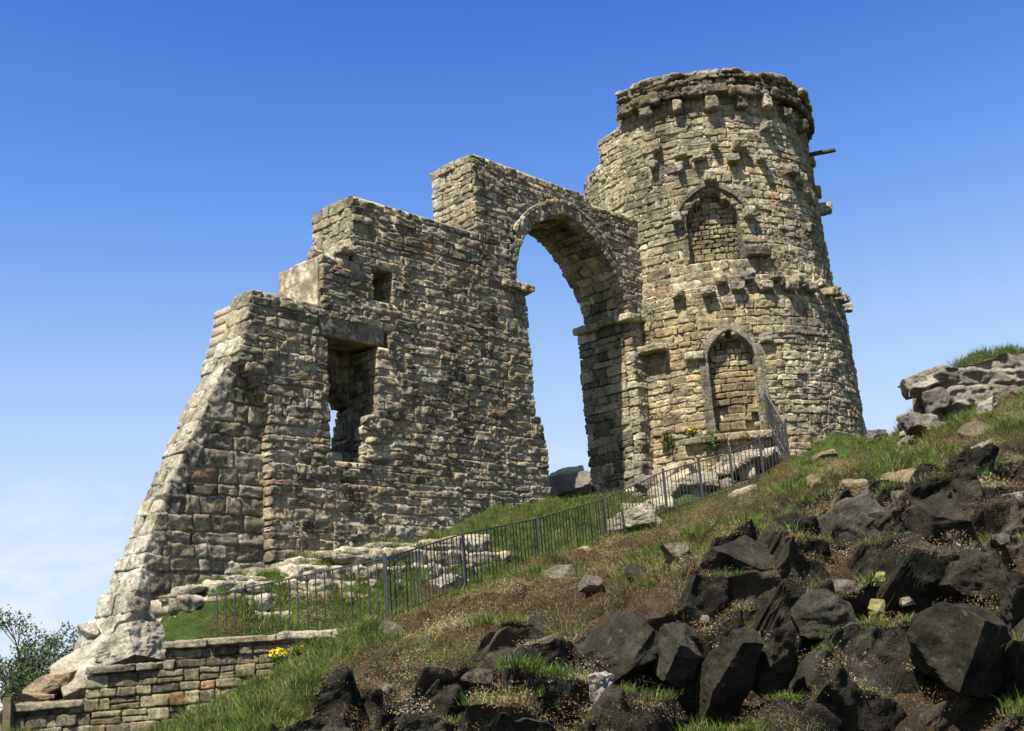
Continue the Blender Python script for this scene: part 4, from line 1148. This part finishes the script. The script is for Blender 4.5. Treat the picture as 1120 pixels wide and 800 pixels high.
def build_vegetation():
    P = scatter(36000)
    rk = rockiness(P); g = greenness(P)
    keep = rng.random(len(P)) > np.clip(rk * .9 - .15, 0, .62)
    st_ = np.concatenate([steepness(P[i:i + 30000, :2]) for i in range(0, len(P), 30000)])
    keep &= ~((rk > .6) & (st_ > 1.5) & (rng.random(len(P)) < .5))
    keep &= ~((np.hypot(P[:, 0] - TC[0], P[:, 1] - TC[1]) < 5.4) & (P[:, 0] < 6.6) & (rng.random(len(P)) < .8))
    for c, d in ROCKS:                                        # not through the middle of a boulder
        m = (np.abs(P[:, 0] - c[0]) < d[0] * .75 + .06) & (P[:, 1] - c[1] < d[1] * .75) & (P[:, 1] - c[1] > -d[1] * .75 - .22)
        keep &= ~m
    P, rk, g = P[keep], rk[keep], g[keep]
    LP = np.concatenate(LEDGES)                               # cushions rooted on the crag's ledges
    pat = fbm(LP * .9, 55, 3) + .35 * rng.random(len(LP)) - .1
    LP = LP[pat > .06]; LP = LP[rng.random(len(LP)) < min(1, 4600 / max(1, len(LP)))]
    P = np.r_[P, LP]; rk = np.r_[rk, np.ones(len(LP))]; g = np.r_[g, np.clip(fbm(LP * 1.3, 44, 2) * 2.4 - .12, 0, 1)]
    cu_, cv_ = cushion(P[:, :2], .58, 201)
    green = (.5 + .5 * cv_ < g * .8 + .10) ^ (rng.random(len(P)) < .035)
    def tufts(sel, per, hr, rad, pal, wid, spread, name, label):
        Q = P[sel]; m = len(Q); k = rng.integers(per[0], per[1], m)
        size = np.clip(np.exp(rng.normal(-.15, .40, m)), .4, 1.6) * np.where(rk[sel] > .5, .72, 1.0); cb = np.array(pal)[rng.integers(0, len(pal), m)] * rng.uniform(.7, 1.3, (m, 1))
        i = np.repeat(np.arange(m), k); n = len(i)
        a = rng.uniform(0, 2 * pi, n); r = np.sqrt(rng.random(n)) * rad
        off = np.c_[np.cos(a) * r, np.sin(a) * r, np.full(n, -.02)] * size[i][:, None]
        rt = Q[i] + off
        h = hr[0] + (hr[1] - hr[0]) * rng.beta(1.3, 2.2, n) * 1.5; h = h * size[i] * (1.15 - .5 * r / rad)
        lean = np.c_[np.cos(a), np.sin(a), np.zeros(n)] * (h * spread * (r / rad + .2) * rng.uniform(.4, 1.2, n))[:, None] + rng.normal(0, .03, (n, 3)) * np.array([1, 1, .4])
        col = np.where(rng.random((n, 1)) < .10, np.array([[.26, .20, .10]]), cb[i]) * rng.uniform(.6, 1.4, (n, 1))
        blades(rt, h, lean, np.full(n, wid) * rng.uniform(.6, 1.3, n), np.clip(col, .005, .8), name, label)
        return n
    def mounds(sel, per, rad, size, pal, name, label):
        """low springy clumps of small dry leaves and stalks"""
        Q = P[sel]; m = len(Q); s0 = np.clip(np.exp(rng.normal(-.1, .5, m)), .4, 3.0); k = (rng.uniform(per[0], per[1], m) * s0 ** 1.6).astype(int) + 8; i = np.repeat(np.arange(m), k); n = len(i)
        sz = s0 * rad; cb = np.array(pal)[(np.modf(np.abs(cv_[sel]) * 31.7)[0] * len(pal)).astype(int)] * rng.uniform(.75, 1.25, (m, 1))
        d = rng.normal(size=(n, 3)); d[:, 2] = np.abs(d[:, 2]); d /= np.linalg.norm(d, axis=1, keepdims=True)
        p = Q[i] + d * np.array([1, 1, .75]) * (sz[i] * rng.uniform(.45, 1.05, n))[:, None] - Z * .03
        a = d * .5 + rng.normal(size=(n, 3)) * .8; a /= np.linalg.norm(a, axis=1, keepdims=True)
        b = np.cross(a, rng.normal(size=(n, 3))); b /= np.linalg.norm(b, axis=1, keepdims=True)
        s_ = size * rng.uniform(.5, 1.5, (n, 1))
        V = np.stack([p - a * s_, p - b * s_ * .26, p + a * s_, p + b * s_ * .26], 1).reshape(-1, 3)
        o = new_mesh(name, V, np.arange(4 * n).reshape(-1, 4), MAT['leaf'], tint=np.repeat(np.clip(cb[i] * rng.uniform(.6, 1.4, (n, 1)), .004, .8), 4, 0))
        tag(o, label, 'heather', None, 'stuff'); return n
    hol = (cu_ < .3) & (rng.random(len(P)) < .6); P, rk, g, cu_, cv_, green = [a[~hol] for a in (P, rk, g, cu_, cv_, green)]
    gsel = np.where(green)[0]; bsel = np.where(~green)[0]
    u = .5 + .5 * np.modf(np.abs(cv_[bsel]) * 7.3)[0] + rng.uniform(-.12, .12, len(bsel)) - .18 * (cu_[bsel] < .35)
    n1 = tufts(gsel, (30, 62), (.05, .17), .17, [(.070, .125, .018), (.09, .14, .022), (.12, .155, .03), (.052, .10, .015), (.15, .155, .05)], .0050, .8, 'grass', 'fresh green grass tufts on the hillside and along the railing')
    n2 = mounds(bsel[u > .66], (60, 130), .15, .0125, [(.165, .115, .050), (.225, .165, .078), (.115, .080, .038), (.30, .235, .125), (.145, .105, .05)], 'dead_heather', 'pale brown dead heather and bracken litter on the bank')
    n3 = mounds(bsel[u <= .66], (60, 120), .14, .0115, [(.065, .045, .028), (.045, .040, .022), (.095, .066, .040), (.05, .052, .02)], 'heather', 'dark low heather clumps on the bank')
    n4 = tufts(bsel[rng.random(len(bsel)) < .25], (8, 18), (.05, .15), .12, [(.22, .155, .08), (.16, .14, .05), (.12, .10, .04), (.28, .21, .12)], .0042, .9, 'dry_grass', 'thin straw coloured grass among the heather')
    print('veg', len(P), n1, n2, n3, n4)
build_vegetation()

def build_bush():
    base = at(34, 800, 23); base[2] = .55
    root = thing('bush', tuple(base), 'wind-blown dark green bush behind the left foot of the buttress', 'bush')
    br = Bars(); Vs = []; Fs = []; Cs = []; k = 0
    tips = []
    def grow(p, d, L, r, lv):
        q = p + d * L; br.bar(p, q, r, 5)
        if lv == 0:
            tips.append(q); return
        for _ in range(random.choice((3, 3, 4))):
            e = d + np.array([random.gauss(0, .5), random.gauss(0, .5), random.gauss(.12, .3)]); e /= np.linalg.norm(e)
            grow(q, e, L * random.uniform(.6, .85), r * .6, lv - 1)
    for _ in range(6):
        d = np.array([random.gauss(.0, .45), random.gauss(0, .4), 1]); d /= np.linalg.norm(d)
        grow(base + np.array([random.uniform(-.3, .3), random.uniform(-.3, .3), -.2]), d, random.uniform(.68, 1.0), .035, 3)
    for q in tips:
        V, F, c = leaf_cloud(q, .19, random.randint(30, 60), .036, [(.055, .085, .03), (.085, .115, .05), (.04, .065, .024), (.11, .135, .07)], .6)
        Vs.append(V); Fs.append(F + k); Cs.append(c); k += len(V)
    new_mesh('crown', np.concatenate(Vs), np.concatenate(Fs), MAT['leaf'], tint=np.concatenate(Cs), base=base, parent=root)
    br.build('branches', MAT['bark'], root, base)
build_bush()

def flower_clump(name, c, r, nl, nf, label, fs):
    root = thing(name, tuple(c), label, 'plant')
    V, F, col = leaf_cloud(np.array(c) + Z * r * .5, (r, r, r * .7), nl, .04, [(.05, .08, .02), (.07, .10, .03), (.10, .11, .05)], .4)
    new_mesh('foliage', V, F, MAT['leaf'], tint=col, base=c, parent=root)
    V, F, col = leaf_cloud(np.array(c) + Z * r * .75 - np.array([0, r * .4, 0]), (r * .9, r * .5, r * .5), nf, fs, [(.80, .60, .02), (.85, .68, .04), (.70, .50, .01)], .4)
    new_mesh('flowers', V, F, MAT['petal'], tint=col, base=c, parent=root)
p = hit(308, 738); flower_clump('gorse', p + np.array([0, -.1, .16]), .17, 160, 150, 'yellow flowering gorse clump on the left grass bank below the low wall', .03)
p = hit(328, 731); flower_clump('gorse', p + np.array([0, -.1, .16]), .12, 90, 50, 'smaller yellow gorse sprig right of the flowering clump', .028)
a_, z_ = on_tower(757, 472, 3.98); p = TC + tdir(RAD(a_)) * 4.08 + Z * z_; flower_clump('wall_flower', p - Z * .12, .2, 150, 60, 'small yellow-flowered plant growing on the tower beside the doorway', .022)
for (x, y, lb) in ((731, 482, 'green weed sprouting from the joint between pier and tower'), (782, 482, 'green weed under the doorway threshold')):
    a_, z_ = on_tower(x, y, 3.98); p = TC + tdir(RAD(a_)) * 4.05 + Z * z_
    V, F, col = leaf_cloud(p, (.2, .2, .3), 260, .05, [(.06, .10, .02), (.08, .12, .03), (.13, .13, .05)], .5)
    o = new_mesh('weed', V, F, MAT['leaf'], tint=col, base=tuple(p)); tag(o, lb, 'plant')

# ------------------------------------------------------------------ light, sky, camera
EXPOSURE = 1.3
SUN_AZ, SUN_EL = RAD(30), RAD(62)          # behind the camera, to its left
sd = np.array([-sin(SUN_AZ) * cos(SUN_EL), -cos(SUN_AZ) * cos(SUN_EL), sin(SUN_EL)])
import mathutils
sl = bpy.data.lights.new('sun', 'SUN'); sl.energy = 5.0; sl.angle = RAD(.53); sl.color = (1.0, .945, .86)
so = bpy.data.objects.new('sun', sl); COL.objects.link(so)
so.rotation_euler = mathutils.Vector(-sd).to_track_quat('-Z', 'Y').to_euler()
w = bpy.data.worlds.new('World'); scene.world = w; w.use_nodes = True
nt = w.node_tree; bg = nt.nodes['Background']; bg.inputs['Strength'].default_value = .1
sky = nt.nodes.new('ShaderNodeTexSky'); sky.sky_type = 'NISHITA'; sky.sun_disc = False
sky.sun_elevation = SUN_EL; sky.sun_rotation = atan2(sd[0], sd[1]); sky.altitude = 300; sky.air_density = 1.0; sky.dust_density = .6; sky.ozone_density = 2.2
tc = nt.nodes.new('ShaderNodeTexCoord')
mp = nt.nodes.new('ShaderNodeMapping'); mp.inputs['Scale'].default_value = (1.0, 1.0, 3.2); nt.links.new(tc.outputs['Generated'], mp.inputs['Vector'])
ns = nt.nodes.new('ShaderNodeTexNoise'); ns.inputs['Scale'].default_value = 7.0; ns.inputs['Detail'].default_value = 9; ns.inputs['Roughness'].default_value = .58; nt.links.new(mp.outputs['Vector'], ns.inputs['Vector'])
rp = nt.nodes.new('ShaderNodeValToRGB'); rp.color_ramp.elements[0].position = .47; rp.color_ramp.elements[1].position = .66; nt.links.new(ns.outputs['Fac'], rp.inputs['Fac'])
sx = nt.nodes.new('ShaderNodeSeparateXYZ'); nt.links.new(tc.outputs['Generated'], sx.inputs['Vector'])
mr = nt.nodes.new('ShaderNodeMapRange'); mr.inputs['From Min'].default_value = .19; mr.inputs['From Max'].default_value = .08; nt.links.new(sx.outputs['Z'], mr.inputs['Value'])
mm = nt.nodes.new('ShaderNodeMath'); mm.operation = 'MULTIPLY'; nt.links.new(rp.outputs['Color'], mm.inputs[0]); nt.links.new(mr.outputs['Result'], mm.inputs[1])
def grade(sock, ref, val, gam, top):
    # contrast of the clear sky per channel: val where the raw sky equals ref, easing towards top
    k = val / (1 - val / top)
    def M(op, a, b):
        x = nt.nodes.new('ShaderNodeMath'); x.operation = op
        for so_, v in zip(x.inputs, (a, b)):
            if isinstance(v, (int, float)): so_.default_value = v
            else: nt.links.new(v, so_)
        return x.outputs[0]
    y = M('MULTIPLY', M('POWER', M('DIVIDE', sock, ref), gam), k)
    return M('DIVIDE', y, M('ADD', 1.0, M('DIVIDE', y, top)))
sc_ = nt.nodes.new('ShaderNodeSeparateColor'); nt.links.new(sky.outputs['Color'], sc_.inputs['Color'])
cc_ = nt.nodes.new('ShaderNodeCombineColor')
SKYK = 1.0 / (0.1 * 2 ** EXPOSURE); RAWK = 1.0 / (0.11 * 2 ** 0.95)
for i_, (ref, val, gam, top) in enumerate(((.31, .215, 3.7, .70), (.51, .420, 3.25, .88), (.86, .88, 3.9, 1.04))):
    nt.links.new(grade(sc_.outputs[i_], ref * RAWK, val * SKYK, gam, top * SKYK), cc_.inputs[i_])
mx = nt.nodes.new('ShaderNodeMix'); mx.data_type = 'RGBA'; nt.links.new(mm.outputs[0], mx.inputs['Factor']); nt.links.new(cc_.outputs['Color'], mx.inputs['A']); mx.inputs['B'].default_value = (.92 * SKYK, .95 * SKYK, 1.0 * SKYK, 1)
nt.links.new(mx.outputs['Result'], bg.inputs['Color'])

cam = bpy.data.cameras.new('camera'); co = bpy.data.objects.new('camera', cam); COL.objects.link(co)
cam.sensor_fit = 'HORIZONTAL'; cam.sensor_width = 36; cam.lens = 36 * FPX / 1120; cam.clip_start = .1; cam.clip_end = 60000
M = mathutils.Matrix(((_rt[0], _up[0], -_f[0], ORG[0]), (_rt[1], _up[1], -_f[1], ORG[1]), (_rt[2], _up[2], -_f[2], ORG[2]), (0, 0, 0, 1)))
co.matrix_world = M
scene.camera = co
scene.render.resolution_x, scene.render.resolution_y = 1024, 731
vs = scene.view_settings; vs.view_transform = 'Standard'; vs.look = 'None'; vs.exposure = EXPOSURE; vs.gamma = 1; vs.use_curve_mapping = False
scene.cycles.max_bounces = 5; scene.cycles.diffuse_bounces = 3; scene.cycles.use_denoising = True
for n_ in ('loose_stone.008', 'loose_stone.013', 'rubble_stone.003', 'rubble_stone.009'):   # wholly behind other things
    if n_ in bpy.data.objects: bpy.data.objects.remove(bpy.data.objects[n_])
